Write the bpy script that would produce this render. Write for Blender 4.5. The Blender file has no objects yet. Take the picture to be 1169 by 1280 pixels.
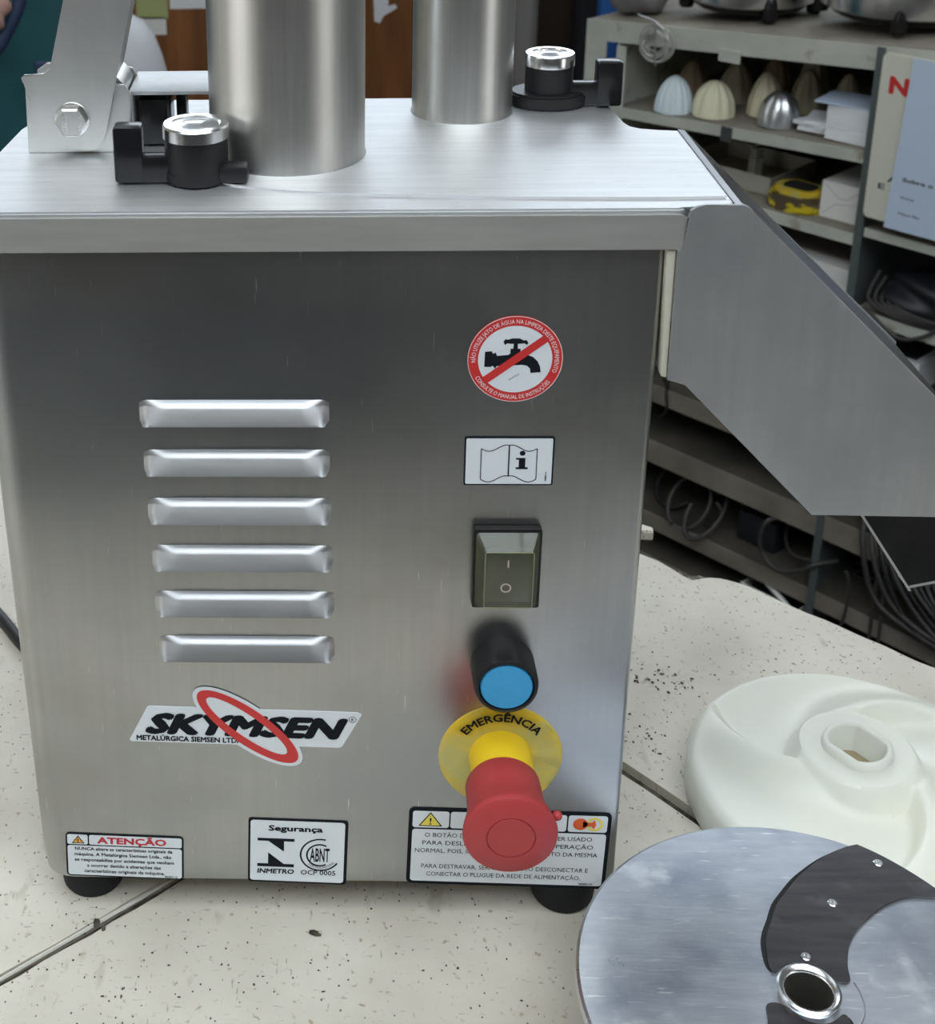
import bpy, bmesh, math, random
from mathutils import Vector, Matrix
random.seed(7)
SC = bpy.context.scene
COL = SC.collection
PI = math.pi

# ------------------------------------------------------------------ camera
cam_d = bpy.data.cameras.new('camera')
cam = bpy.data.objects.new('camera', cam_d)
COL.objects.link(cam)
SC.camera = cam
CAM_C = Vector((-.0636, -.586, 1.507))
p_, r_, y_ = math.radians(20.5), math.radians(-1.36), math.radians(2.81)
fw = Vector((-math.sin(y_)*math.cos(p_), math.cos(y_)*math.cos(p_), -math.sin(p_)))
rt0 = Vector((math.cos(y_), math.sin(y_), 0))
up0 = rt0.cross(fw)
rt = math.cos(r_)*rt0 + math.sin(r_)*up0
up = -math.sin(r_)*rt0 + math.cos(r_)*up0
cam.matrix_world = Matrix(((rt.x, up.x, -fw.x, CAM_C.x), (rt.y, up.y, -fw.y, CAM_C.y), (rt.z, up.z, -fw.z, CAM_C.z), (0, 0, 0, 1)))
cam_d.sensor_fit = 'VERTICAL'
cam_d.sensor_height = 24.0
cam_d.lens = 1836.0/1280.0*24.0
cam_d.shift_x = 266.7/1280.0
cam_d.shift_y = -372.2/1280.0
cam_d.clip_start = 0.02
cam_d.clip_end = 60
cam_d.dof.use_dof = True
cam_d.dof.focus_distance = 0.72
cam_d.dof.aperture_fstop = 16.0

# ------------------------------------------------------------------ view, world, lights
SC.view_settings.view_transform = 'Standard'
SC.view_settings.look = 'None'
SC.view_settings.gamma = 1.0
SC.view_settings.use_curve_mapping = False
SC.view_settings.exposure = 0.0
W = bpy.data.worlds.new('overcast_sky')
SC.world = W
W.use_nodes = True
W.node_tree.nodes['Background'].inputs[0].default_value = (.96, .96, .94, 1)
W.node_tree.nodes['Background'].inputs[1].default_value = 1.6
WINDOW_POWER = 4.0
ROOF_FILL_POWER = 4.2  # strength of the added ceiling fill
TUBE_POWER = 9.0

# ------------------------------------------------------------------ materials
def emis(name, col, st):
    m = bpy.data.materials.new(name); m.use_nodes = True
    b = m.node_tree.nodes['Principled BSDF']
    b.inputs['Base Color'].default_value = (.8, .8, .8, 1)
    b.inputs['Emission Color'].default_value = (*col, 1); b.inputs['Emission Strength'].default_value = st
    return m
def nmat(name, col, rough=.5, metal=0.0, **k):
    m = bpy.data.materials.new(name)
    m.use_nodes = True
    b = m.node_tree.nodes['Principled BSDF']
    b.inputs['Base Color'].default_value = (*col, 1)
    b.inputs['Roughness'].default_value = rough
    b.inputs['Metallic'].default_value = metal
    for a, v in k.items():
        b.inputs[a.replace('_', ' ')].default_value = v
    return m

def noise_col(m, c1, c2, scale=(8, 8, 8), lo=.35, hi=.65, detail=6, coord='Object', fac=None):
    nt = m.node_tree; N = nt.nodes; L = nt.links
    b = N['Principled BSDF']
    tc = N.new('ShaderNodeTexCoord'); mp = N.new('ShaderNodeMapping'); mp.inputs['Scale'].default_value = scale
    nz = N.new('ShaderNodeTexNoise'); nz.inputs['Scale'].default_value = 1; nz.inputs['Detail'].default_value = detail
    rp = N.new('ShaderNodeValToRGB')
    rp.color_ramp.elements[0].position = lo; rp.color_ramp.elements[0].color = (*c1, 1)
    rp.color_ramp.elements[1].position = hi; rp.color_ramp.elements[1].color = (*c2, 1)
    L.new(tc.outputs[coord], mp.inputs[0]); L.new(mp.outputs[0], nz.inputs[0]); L.new(nz.outputs[0], rp.inputs[0])
    L.new(rp.outputs[0], b.inputs['Base Color'])
    return rp

def mix_over(m, col, scale, lo, hi, detail=2, invert=False, kind='noise', vscale=1.0):
    """blotches / specks of another colour over whatever drives the base colour"""
    nt = m.node_tree; N = nt.nodes; L = nt.links
    b = N['Principled BSDF']; src = b.inputs['Base Color'].links[0].from_socket if b.inputs['Base Color'].links else None
    tc = N.new('ShaderNodeTexCoord'); mp = N.new('ShaderNodeMapping'); mp.inputs['Scale'].default_value = scale
    mp.inputs['Location'].default_value = (random.random()*9, random.random()*9, random.random()*9)
    if kind == 'noise':
        t = N.new('ShaderNodeTexNoise'); t.inputs['Scale'].default_value = 1; t.inputs['Detail'].default_value = detail
    else:
        t = N.new('ShaderNodeTexVoronoi'); t.inputs['Scale'].default_value = 1
    mr = N.new('ShaderNodeMapRange'); mr.inputs[1].default_value = lo; mr.inputs[2].default_value = hi
    if invert: mr.inputs[3].default_value = 1; mr.inputs[4].default_value = 0
    mx = N.new('ShaderNodeMix'); mx.data_type = 'RGBA'
    L.new(tc.outputs['Object'], mp.inputs[0]); L.new(mp.outputs[0], t.inputs[0]); L.new(t.outputs[0], mr.inputs[0])
    L.new(mr.outputs[0], mx.inputs[0])
    if src: L.new(src, mx.inputs[6])
    else: mx.inputs[6].default_value = b.inputs['Base Color'].default_value
    mx.inputs[7].default_value = (*col, 1)
    L.new(mx.outputs[2], b.inputs['Base Color'])

def bump(m, scale, strength=.2, dist=.001, detail=4):
    nt = m.node_tree; N = nt.nodes; L = nt.links
    tc = N.new('ShaderNodeTexCoord'); mp = N.new('ShaderNodeMapping'); mp.inputs['Scale'].default_value = scale
    nz = N.new('ShaderNodeTexNoise'); nz.inputs['Scale'].default_value = 1; nz.inputs['Detail'].default_value = detail
    bp = N.new('ShaderNodeBump'); bp.inputs['Strength'].default_value = strength; bp.inputs['Distance'].default_value = dist
    L.new(tc.outputs['Object'], mp.inputs[0]); L.new(mp.outputs[0], nz.inputs[0]); L.new(nz.outputs[0], bp.inputs['Height'])
    L.new(bp.outputs[0], N['Principled BSDF'].inputs['Normal'])

def rough_noise(m, scale, a, b_):
    nt = m.node_tree; N = nt.nodes; L = nt.links
    tc = N.new('ShaderNodeTexCoord'); mp = N.new('ShaderNodeMapping'); mp.inputs['Scale'].default_value = scale
    nz = N.new('ShaderNodeTexNoise'); nz.inputs['Scale'].default_value = 1; nz.inputs['Detail'].default_value = 5
    mr = N.new('ShaderNodeMapRange'); mr.inputs[1].default_value = .3; mr.inputs[2].default_value = .7
    mr.inputs[3].default_value = a; mr.inputs[4].default_value = b_
    L.new(tc.outputs['Object'], mp.inputs[0]); L.new(mp.outputs[0], nz.inputs[0]); L.new(nz.outputs[0], mr.inputs[0])
    L.new(mr.outputs[0], N['Principled BSDF'].inputs['Roughness'])

def steel(name, c1, c2, grain, r1, r2, bs=.05):
    m = nmat(name, c1, r1, 1.0)
    noise_col(m, c1, c2, grain, .3, .7)
    rough_noise(m, (9, 9, 9), r1, r2)
    bump(m, tuple(g*3 for g in grain), bs, .0003)
    return m

STEEL_BODY = steel('brushed_steel_body', (.445, .45, .45), (.485, .485, .475), (240, 240, 7), .29, .39, .05)
mix_over(STEEL_BODY, (.37, .385, .405), (5, 5, 8), .48, .68, 4)
mix_over(STEEL_BODY, (.38, .375, .35), (9, 9, 14), .52, .75, 5)
mix_over(STEEL_BODY, (.70, .70, .68), (900, 900, 60), .76, .84, 1)
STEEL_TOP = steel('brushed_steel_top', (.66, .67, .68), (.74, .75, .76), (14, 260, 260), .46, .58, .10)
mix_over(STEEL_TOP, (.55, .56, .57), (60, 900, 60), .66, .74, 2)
STEEL_EDGE = steel('worn_steel_edge', (.58, .58, .56), (.64, .64, .62), (20, 240, 200), .55, .65, .08)
STEEL_CHUTE = steel('brushed_steel_chute', (.58, .59, .60), (.64, .65, .66), (160, 160, 8), .50, .60, .08)
mix_over(STEEL_CHUTE, (.50, .51, .53), (16, 16, 14), .5, .75, 5)
STEEL_TUBE = steel('brushed_steel_tube', (.60, .595, .57), (.70, .69, .665), (300, 300, 9), .32, .42, .08)
STEEL_DARK = steel('dark_reflection_steel', (.07, .07, .075), (.11, .11, .115), (30, 30, 30), .25, .35, .05)  # the dark surroundings it mirrors are put into the steel colour
STEEL_BRIGHT = steel('bright_steel', (.8, .8, .8), (.9, .9, .9), (60, 60, 60), .18, .28, .03)
STEEL_LOUV = steel('pressed_steel', (.50, .51, .52), (.58, .585, .595), (30, 200, 200), .42, .54, .06)
CAST = steel('pale_hinge_steel', (.70, .70, .68), (.76, .76, .74), (120, 120, 20), .42, .52, .05)
ALU = steel('scratched_aluminium', (.58, .62, .68), (.70, .73, .79), (40, 260, 260), .26, .46, .16)
mix_over(ALU, (.44, .48, .56), (26, 30, 26), .46, .66, 8)
mix_over(ALU, (.93, .94, .95), (60, 420, 60), .64, .74, 3)
mix_over(ALU, (.85, .88, .92), (38, 44, 38), .60, .70, 12)
ALU_INNER = steel('polished_aluminium', (.70, .73, .78), (.78, .80, .84), (90, 90, 90), .25, .35, .05)
BLADE = steel('dark_blade_steel', (.10, .095, .10), (.15, .14, .145), (30, 200, 200), .30, .42, .06)
mix_over(BLADE, (.20, .19, .20), (45, 60, 45), .55, .75, 10)
BLACK = nmat('black_plastic', (.014, .014, .015), .40, Specular_IOR_Level=.3)
BLACK2 = nmat('black_gloss_plastic', (.010, .010, .011), .25, Specular_IOR_Level=.35)
RUBBER = nmat('black_rubber', (.012, .013, .015), .65, Specular_IOR_Level=.25)
DARKIN = nmat('dark_interior', (.01, .01, .01), .8)
RED = nmat('red_plastic', (.46, .048, .052), .48)
YEL = nmat('yellow_plastic', (.85, .58, .02), .4)
YELFILM = nmat('worn_yellow_label', (.62, .52, .08), .45)
noise_col(YELFILM, (.70, .50, .03), (.50, .47, .16), (45, 45, 45), .4, .62)
bump(YELFILM, (160, 160, 160), .5, .0012)
BLUE = nmat('blue_plastic', (.05, .38, .72), .45)
mix_over(BLUE, (.03, .32, .64), (400, 400, 900), .55, .8)
WHITE_ST = nmat('white_sticker', (.74, .79, .83), .38)
BLK_INK = nmat('black_print', (.010, .012, .016), .75, Specular_IOR_Level=.12)
GREY_INK = nmat('grey_print', (.10, .11, .13), .5)
RED_INK = nmat('red_print', (.62, .035, .035), .42)
DRED_INK = nmat('crimson_print', (.52, .02, .05), .45)
YEL_INK = nmat('yellow_print', (.85, .70, .10), .45)
ORG_INK = nmat('orange_print', (.75, .38, .05), .45)
PINK_INK = nmat('white_print', (.9, .72, .72), .45)
SEAL = nmat('cream_sealant', (.62, .60, .50), .6)
NYLON = nmat('white_nylon', (.84, .84, .74), .34, Subsurface_Weight=.35, Subsurface_Scale=.02)
NYLON.node_tree.nodes['Principled BSDF'].inputs['Subsurface Radius'].default_value = (1, 1, .8)
noise_col(NYLON, (.82, .84, .76), (.86, .85, .74), (10, 10, 10), .35, .65)
COVER = nmat('clear_green_cover', (.16, .17, .09), .10, Alpha=.34, IOR=2.1)

TILE = nmat('worn_cream_tile', (.6, .58, .52), .42)
noise_col(TILE, (.545, .505, .425), (.72, .68, .585), (11, 11, 11), .3, .68, 9)
mix_over(TILE, (.36, .32, .23), (60, 25, 40), .64, .82, 9)
mix_over(TILE, (.42, .39, .32), (420, 90, 90), .69, .74, 2)
mix_over(TILE, (.45, .42, .36), (100, 400, 90), .69, .74, 2)
mix_over(TILE, (.07, .055, .04), (210, 150, 180), .07, .13, 0, True, 'voronoi')
mix_over(TILE, (.04, .035, .03), (60, 60, 60), .03, .05, 0, True, 'voronoi')
mix_over(TILE, (.05, .045, .04), (15, 12, 12), .70, .74, 12)
mix_over(TILE, (.40, .34, .24), (240, 260, 200), .63, .72, 6)
bump(TILE, (120, 120, 120), .12, .0006)
MORTAR = nmat('dark_mortar', (.06, .05, .04), .95)
noise_col(MORTAR, (.03, .026, .02), (.16, .14, .11), (120, 120, 120))
RUBBLE = nmat('broken_mortar', (.3, .27, .22), .95)
noise_col(RUBBLE, (.10, .09, .075), (.36, .33, .27), (220, 220, 220))
STRIP = nmat('pale_grout_edge', (.62, .60, .54), .5)
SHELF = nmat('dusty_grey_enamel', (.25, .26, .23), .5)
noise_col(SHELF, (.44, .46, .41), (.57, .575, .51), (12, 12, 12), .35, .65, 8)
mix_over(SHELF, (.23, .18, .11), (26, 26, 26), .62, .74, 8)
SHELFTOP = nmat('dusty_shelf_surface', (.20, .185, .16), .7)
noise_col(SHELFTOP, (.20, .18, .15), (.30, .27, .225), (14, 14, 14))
SHELFLOW = nmat('shaded_brown_dusty_enamel', (.16, .14, .11), .7)  # brown dust on the low lips, darkened further for the bench's shade
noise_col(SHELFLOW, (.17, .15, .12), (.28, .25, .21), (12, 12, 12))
SHELFLOWTOP = nmat('shaded_brown_shelf_dust', (.1, .09, .07), .8)  # low shelf tops: shade between the boards painted into the dust colour
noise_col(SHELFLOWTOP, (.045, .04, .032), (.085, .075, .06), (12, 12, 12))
PANEL = nmat('dark_shelf_panel', (.055, .06, .06), .6)
WOOD = nmat('red_brown_wood', (.2, .08, .03), .4)
noise_col(WOOD, (.15, .055, .018), (.30, .12, .04), (26, 26, 2.2), .3, .7, 8)
DWOOD = nmat('dark_brown_board', (.03, .016, .01), .6)
TEAL = nmat('teal_cloth', (.012, .085, .105), .8)
noise_col(TEAL, (.009, .075, .095), (.018, .11, .125), (6, 6, 6))
PAPER = nmat('white_paper', (.82, .84, .87), .7)
CREAMP = nmat('cream_board', (.66, .66, .56), .6)
BLUEP = nmat('cool_white_paper', (.56, .66, .82), .6)
GREENP = nmat('pale_green_paper', (.42, .46, .20), .7)
CARD = nmat('white_card', (.80, .80, .77), .7)
WHITEP = nmat('white_plastic', (.80, .82, .86), .4)
GREYB = nmat('grey_bag', (.22, .21, .22), .5)
BLUET = nmat('blue_tarp', (.02, .10, .34), .45)
BLACKT = nmat('black_tarp', (.012, .012, .016), .5)
GREYC = nmat('grey_cloth', (.22, .21, .20), .9)
CABLE = nmat('grey_cable', (.045, .042, .040), .5)
CABLE2 = nmat('black_cable', (.014, .014, .015), .45)
SLATE = nmat('dark_adapter', (.02, .022, .028), .5)
R_WHITE = nmat('bluish_white_plastic', (.70, .80, .86), .45)
R_CREAM = nmat('cream_plastic', (.78, .75, .55), .45)
R_TALL = nmat('ivory_plastic', (.66, .61, .44), .5)
R_OLIVE = nmat('olive_beige_plastic', (.40, .36, .25), .55)
R_BROWN = nmat('brown_plastic', (.28, .21, .13), .55)
R_ALU = nmat('polished_cast_aluminium', (.84, .86, .90), .36, 1.0)
TINMAT = nmat('yellow_wrapped_brown', (.1, .07, .04), .3)
noise_col(TINMAT, (.10, .075, .045), (.62, .50, .02), (28, 28, 60), .50, .56, 3)
CONC = nmat('dark_concrete', (.12, .12, .12), .8)
noise_col(CONC, (.06, .06, .062), (.10, .10, .10), (3, 3, 3))
WALLM = nmat('grey_wall_paint', (.20, .20, .19), .85)
WALLD = nmat('dark_stained_wall', (.05, .045, .04), .9)
WALLW = nmat('warm_wall_paint', (.50, .46, .38), .85)
CEIL = nmat('ceiling_paint', (.55, .55, .54), .9)
def emis(name, col, st):
    m = bpy.data.materials.new(name); m.use_nodes = True
    b = m.node_tree.nodes['Principled BSDF']
    b.inputs['Base Color'].default_value = (.8, .8, .8, 1)
    b.inputs['Emission Color'].default_value = (*col, 1); b.inputs['Emission Strength'].default_value = st
    return m
PANE = emis('daylit_frosted_glass', (.80, .90, 1.0), WINDOW_POWER)
TUBE = emis('fluorescent_tube_glow', (1.0, .96, .88), TUBE_POWER)

# ------------------------------------------------------------------ helpers
ROOTM = {}
def mat4(loc, rz):
    return Matrix.Translation(loc) @ Matrix.Rotation(rz, 4, 'Z')
def thing(name, label, cat, loc=(0, 0, 0), rz=0.0, group=None):
    o = bpy.data.objects.new(name, None); COL.objects.link(o)
    o.empty_display_size = .02
    o.location = loc; o.rotation_euler = (0, 0, rz)
    o['label'] = label; o['category'] = cat
    if group: o['group'] = group
    ROOTM[o.name] = mat4(loc, rz)
    return o
def root_of(o):
    while o.parent: o = o.parent
    return o
def obj(name, bm, m, parent=None, world=False, smooth=None, label=None, recalc=True):
    if recalc: bmesh.ops.recalc_face_normals(bm, faces=bm.faces)
    if world and parent is not None:
        bm.transform(ROOTM[root_of(parent).name].inverted())
    me = bpy.data.meshes.new(name); bm.to_mesh(me); bm.free()
    for x in (m if isinstance(m, (list, tuple)) else [m]): me.materials.append(x)
    o = bpy.data.objects.new(name, me); COL.objects.link(o)
    if parent: o.parent = parent
    if smooth is not None:
        me.polygons.foreach_set('use_smooth', [True]*len(me.polygons))
        me.set_sharp_from_angle(angle=math.radians(smooth))
    if label: o['label'] = label
    return o
def single(name, bm, m, label, cat, loc=(0, 0, 0), rz=0, group=None, smooth=None, kind=None):
    o = obj(name, bm, m, smooth=smooth)
    o.location = loc; o.rotation_euler = (0, 0, rz)
    o['label'] = label; o['category'] = cat
    if group: o['group'] = group
    if kind: o['kind'] = kind
    return o
def struct(name, bm, m):
    o = obj(name, bm, m); o['kind'] = 'structure'; return o
def NB(): return bmesh.new()
def box(bm, a, b, M=None, bev=0, seg=2):
    x0, y0, z0 = a; x1, y1, z1 = b
    r = bmesh.ops.create_cube(bm, size=1.0)
    vs = r['verts']
    for v in vs:
        v.co = Vector(((x0+x1)/2 + v.co.x*(x1-x0), (y0+y1)/2 + v.co.y*(y1-y0), (z0+z1)/2 + v.co.z*(z1-z0)))
    if bev:
        es = list({e for v in vs for e in v.link_edges})
        g = bmesh.ops.bevel(bm, geom=es, offset=bev, segments=seg, affect='EDGES', profile=.5)
        vs = list({v for f in g['faces'] for v in f.verts} | {v for v in vs if v.is_valid})
        # collect whole island
        seen = set(vs); st = list(vs)
        while st:
            v = st.pop()
            for e in v.link_edges:
                w = e.other_vert(v)
                if w not in seen: seen.add(w); st.append(w)
        vs = list(seen)
    if M is not None: bmesh.ops.transform(bm, matrix=M, verts=vs)
    return vs
def prism(bm, poly, lo, hi, axis='z', bev=0):
    """poly 2D extruded: axis z -> (x,y), axis y -> (x,z), axis x -> (y,z)"""
    def P(p, t):
        return {'z': (p[0], p[1], t), 'y': (p[0], t, p[1]), 'x': (t, p[0], p[1])}[axis]
    n = len(poly)
    a = [bm.verts.new(P(p, lo)) for p in poly]; b = [bm.verts.new(P(p, hi)) for p in poly]
    fs = [bm.faces.new(a), bm.faces.new(b[::-1])]
    for i in range(n):
        j = (i+1) % n
        bm.faces.new((a[j], a[i], b[i], b[j]))
    if bev:
        es = list({e for f in fs for e in f.edges})
        bmesh.ops.bevel(bm, geom=es, offset=bev, segments=2, affect='EDGES')
def lathe(bm, prof, seg=48, c=(0, 0, 0), axis='z', a0=0, a1=2*PI):
    """prof list of (r, t). closed around axis"""
    full = abs(a1-a0-2*PI) < 1e-6
    n = seg if full else seg+1
    rings = []
    for r, t in prof:
        if r < 1e-7:
            co = {'z': (0, 0, t), 'y': (0, t, 0), 'x': (t, 0, 0)}[axis]
            rings.append([bm.verts.new((c[0]+co[0], c[1]+co[1], c[2]+co[2]))]*n)
        else:
            R = []
            for i in range(n):
                a = a0 + (a1-a0)*i/seg
                u, v = r*math.cos(a), r*math.sin(a)
                co = {'z': (u, v, t), 'y': (u, t, v), 'x': (t, u, v)}[axis]
                R.append(bm.verts.new((c[0]+co[0], c[1]+co[1], c[2]+co[2])))
            rings.append(R)
    for k in range(len(rings)-1):
        A, B = rings[k], rings[k+1]
        for i in range(seg):
            j = (i+1) % n
            vs = [A[i], A[j], B[j], B[i]]
            u = []
            for v in vs:
                if v not in u: u.append(v)
            if len(u) > 2:
                try: bm.faces.new(u)
                except ValueError: pass
def tube(bm, pts, r, seg=8, closed=False, cap=True):
    pts = [Vector(p) for p in pts]
    n = len(pts); rings = []
    ref = None
    for i, p in enumerate(pts):
        if closed: t = pts[(i+1) % n]-pts[i-1]
        else: t = pts[min(i+1, n-1)]-pts[max(i-1, 0)]
        t.normalize()
        if ref is None:
            ref = t.cross(Vector((0, 0, 1)))
            if ref.length < .1: ref = t.cross(Vector((0, 1, 0)))
        ref = (ref - ref.dot(t)*t)
        if ref.length < 1e-6: ref = t.orthogonal()
        ref.normalize()
        b = t.cross(ref)
        rr = r[i] if isinstance(r, (list, tuple)) else r
        rings.append([bm.verts.new(p + rr*(math.cos(2*PI*k/seg)*ref + math.sin(2*PI*k/seg)*b)) for k in range(seg)])
    m = n if closed else n-1
    for i in range(m):
        A, B = rings[i], rings[(i+1) % n]
        for k in range(seg):
            l = (k+1) % seg
            bm.faces.new((A[k], A[l], B[l], B[k]))
    if not closed and cap:
        bm.faces.new(rings[0][::-1]); bm.faces.new(rings[-1])
def smooth_pts(pts, n=8):
    """Catmull-Rom through the points"""
    P = [Vector(p) for p in pts]; out = []
    for i in range(len(P)-1):
        p0 = P[max(i-1, 0)]; p1 = P[i]; p2 = P[i+1]; p3 = P[min(i+2, len(P)-1)]
        for k in range(n):
            t = k/n
            out.append(.5*((2*p1)+(p2-p0)*t+(2*p0-5*p1+4*p2-p3)*t*t+(3*p1-p0-3*p2+p3)*t**3))
    out.append(P[-1]); return out
def rrect(x0, x1, z0, z1, r, n=5):
    pts = []
    for cx, cz, a in ((x1-r, z1-r, 0), (x0+r, z1-r, 90), (x0+r, z0+r, 180), (x1-r, z0+r, 270)):
        for k in range(n+1):
            t = math.radians(a+90*k/n)
            pts.append((cx+r*math.cos(t), cz+r*math.sin(t)))
    return pts
# flat lettering meshes ---------------------------------------------------
_cache = {}
def glyphs(s):
    key = s
    if key not in _cache:
        cu = bpy.data.curves.new('lettering', 'FONT'); cu.body = s; cu.size = 1.0
        cu.resolution_u = 2
        o = bpy.data.objects.new('lettering', cu); COL.objects.link(o)
        bpy.context.view_layer.update()
        dg = bpy.context.evaluated_depsgraph_get()
        me = bpy.data.meshes.new_from_object(o.evaluated_get(dg))
        V = [(v.co.x, v.co.y) for v in me.vertices]; F = [tuple(p.vertices) for p in me.polygons]
        bpy.data.objects.remove(o); bpy.data.curves.remove(cu); bpy.data.meshes.remove(me)
        _cache[key] = (V, F)
    return _cache[key]
def OFFS(b):
    return [(0, 0)] if b < .006 else [(0, 0), (b, 0), (-b, 0), (0, b), (0, -b), (b*.7, b*.7), (-b*.7, b*.7), (b*.7, -b*.7), (-b*.7, -b*.7)]
def cap_h():
    V, _ = glyphs('H'); ys = [v[1] for v in V]; return min(ys), max(ys)
def put_text(bm, s, x0, x1, zb, cap, f, bold=0.0, shear=0.0):
    """string between x0 and x1, baseline zb, capital height cap; f maps (u,v) to 3D"""
    V, F = glyphs(s)
    if not V: return
    lo, hi = cap_h()
    xs = [v[0] for v in V]; a, b = min(xs)-bold, max(xs)+bold
    k = (x1-x0)/(b-a); kz = cap/(hi-lo+2*bold)
    for n_, (ox, oy) in enumerate(OFFS(bold)):
        vs = []
        for x, y in V:
            v = (y+oy-lo+bold)*kz
            q = f(x0+(x+ox-a)*k + shear*v, zb+v); vs.append(bm.verts.new((q[0], q[1]-6e-6*n_, q[2])))
        for q in F:
            try: bm.faces.new([vs[i] for i in q])
            except ValueError: pass
def arc_text(bm, s, cx, cz, R, a_mid, span, cap, f, bold=0.0, inward=False):
    """letters on a circle; baseline radius R. inward: read along the bottom"""
    V, F = glyphs(s)
    lo, hi = cap_h()
    xs = [v[0] for v in V]; a, b = min(xs), max(xs); kz = cap/(hi-lo)
    for n_, (ox, oy) in enumerate(OFFS(bold)):
        vs = []
        for x, y in V:
            t = (x+ox-a)/(b-a)-.5; v = (y+oy-lo)*kz
            if not inward: ang = a_mid - t*span; r = R+v
            else: ang = a_mid + t*span; r = R-v
            q = f(cx+r*math.cos(ang), cz+r*math.sin(ang)); vs.append(bm.verts.new((q[0], q[1]-6e-6*n_, q[2])))
        for q in F:
            try: bm.faces.new([vs[i] for i in q])
            except ValueError: pass
def flat(bm, poly, f):
    bm.faces.new([bm.verts.new(f(u, v)) for u, v in poly])
def band(bm, outer, inner, f):
    n = len(outer)
    A = [bm.verts.new(f(*p)) for p in outer]; B = [bm.verts.new(f(*p)) for p in inner]
    for i in range(n):
        j = (i+1) % n
        bm.faces.new((A[i], A[j], B[j], B[i]))
def ell(cx, cz, rx, rz, n=48, rot=0.0, a0=0, a1=2*PI):
    full = abs(a1-a0-2*PI) < 1e-6
    out = []
    for i in range(n if full else n+1):
        a = a0+(a1-a0)*i/n
        u, v = rx*math.cos(a), rz*math.sin(a)
        out.append((cx+u*math.cos(rot)-v*math.sin(rot), cz+u*math.sin(rot)+v*math.cos(rot)))
    return out

# ================================================================== ROOM
bm = NB(); box(bm, (-2.6, -3.2, -.06), (2.6, 3.0, 0)); struct('floor', bm, CONC)
bm = NB(); box(bm, (-2.6, -3.2, 3.0), (2.6, 3.0, 3.06)); struct('ceiling', bm, CEIL)
bm = NB(); box(bm, (-1.5, -1.9, 2.985), (1.5, -.3, 2.998)); sk = struct('fill_panel', bm, emis('fill_panel_glow', (.86, .94, 1.0), ROOF_FILL_POWER))  # unseen glowing panel added to fill the front faces and bench
bm = NB()
for x in (-1.52, -.52, .48, 1.48): box(bm, (x, -1.92, 2.95), (x+.04, -.28, 2.984))
obj('window_frame', bm, WHITEP, sk)  # bars under the added fill panel
# back wall with a high window band
bm = NB()
box(bm, (-2.6, 2.95, 0), (2.6, 3.05, 1.75)); box(bm, (-2.6, 2.95, 2.75), (2.6, 3.05, 3.0))
box(bm, (-2.6, 2.95, 1.75), (-1.9, 3.05, 2.75)); box(bm, (2.1, 2.95, 1.75), (2.6, 3.05, 2.75))
struct('wall_back', bm, WALLD)
w1 = NB(); box(w1, (-1.9, 2.99, 1.75), (2.1, 3.01, 2.75)); w1 = struct('window_1', w1, PANE)
bm = NB()
for x in (-1.9, -.9, .1, 1.1, 2.06): box(bm, (x, 2.965, 1.75), (x+.04, 2.989, 2.75))
box(bm, (-1.9, 2.965, 1.75), (2.1, 2.989, 1.79)); box(bm, (-1.9, 2.965, 2.71), (2.1, 2.989, 2.75))
obj('window_frame', bm, WALLM, w1)
# left wall with a doorway to the daylight
bm = NB(); box(bm, (-2.7, -3.2, 0), (-2.6, -1.9, 3)); box(bm, (-2.7, -.3, 0), (-2.6, 3.0, 3)); box(bm, (-2.7, -1.9, 2.3), (-2.6, -.3, 3)); struct('wall_left', bm, WALLW)
bm = NB(); box(bm, (-2.68, -1.9, 0), (-2.62, -.3, .70)); struct('added_parapet_1', bm, WALLD)  # unseen dark parapet added to cut the opening's reflection in the body
bm = NB(); box(bm, (2.6, -3.2, 0), (2.7, -2.2, 3)); box(bm, (2.6, -1.1, 0), (2.7, 3.0, 3)); box(bm, (2.6, -2.2, 2.2), (2.7, -1.1, 3)); struct('wall_right', bm, WALLM)
bm = NB(); box(bm, (2.62, -2.2, 0), (2.68, -1.1, .70)); struct('added_parapet_2', bm, WALLD)  # matching added parapet, blocks low light from the right opening
bm = NB(); box(bm, (-2.6, -3.3, 0), (2.6, -3.2, 3)); struct('wall_front', bm, WALLD)
# fluorescent fittings
for i, (x, y, lab) in enumerate(((-.9, .5, 'white twin fluorescent ceiling light left of the workbench'), (1.0, .6, 'white twin fluorescent ceiling light over the shelving unit'), (.0, -2.4, 'white twin fluorescent ceiling light nearest the front wall'))):
    t = thing('ceiling_light', lab, 'light', (x, y, 3.0), 0, 'fluorescent ceiling lights')
    bm = NB(); box(bm, (-.65, -.09, -.06), (.65, .09, 0)); obj('housing', bm, WHITEP, t)
    for s in (-1, 1):
        bm = NB(); tube(bm, [(-.6, s*.045, -.078), (.6, s*.045, -.078)], .016, 10); obj('tube', bm, TUBE, t)

# ================================================================== WORKBENCH
bench = thing('workbench', 'tiled workbench top of worn cream slabs with a broken edge', 'table', (0, 0, 0))
TZ = .9
def jag(a, b, n, amp, rnd):
    out = []
    d = Vector((b[0]-a[0], b[1]-a[1])); nr = Vector((-d.y, d.x)).normalized()
    for i in range(n):
        t = i/n; k = rnd.uniform(-amp, amp) if i else 0
        out.append((a[0]+d.x*t+nr.x*k, a[1]+d.y*t+nr.y*k))
    return out
rn = random.Random(3)
ex, ey = .777, -.63          # direction of the far edge
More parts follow.
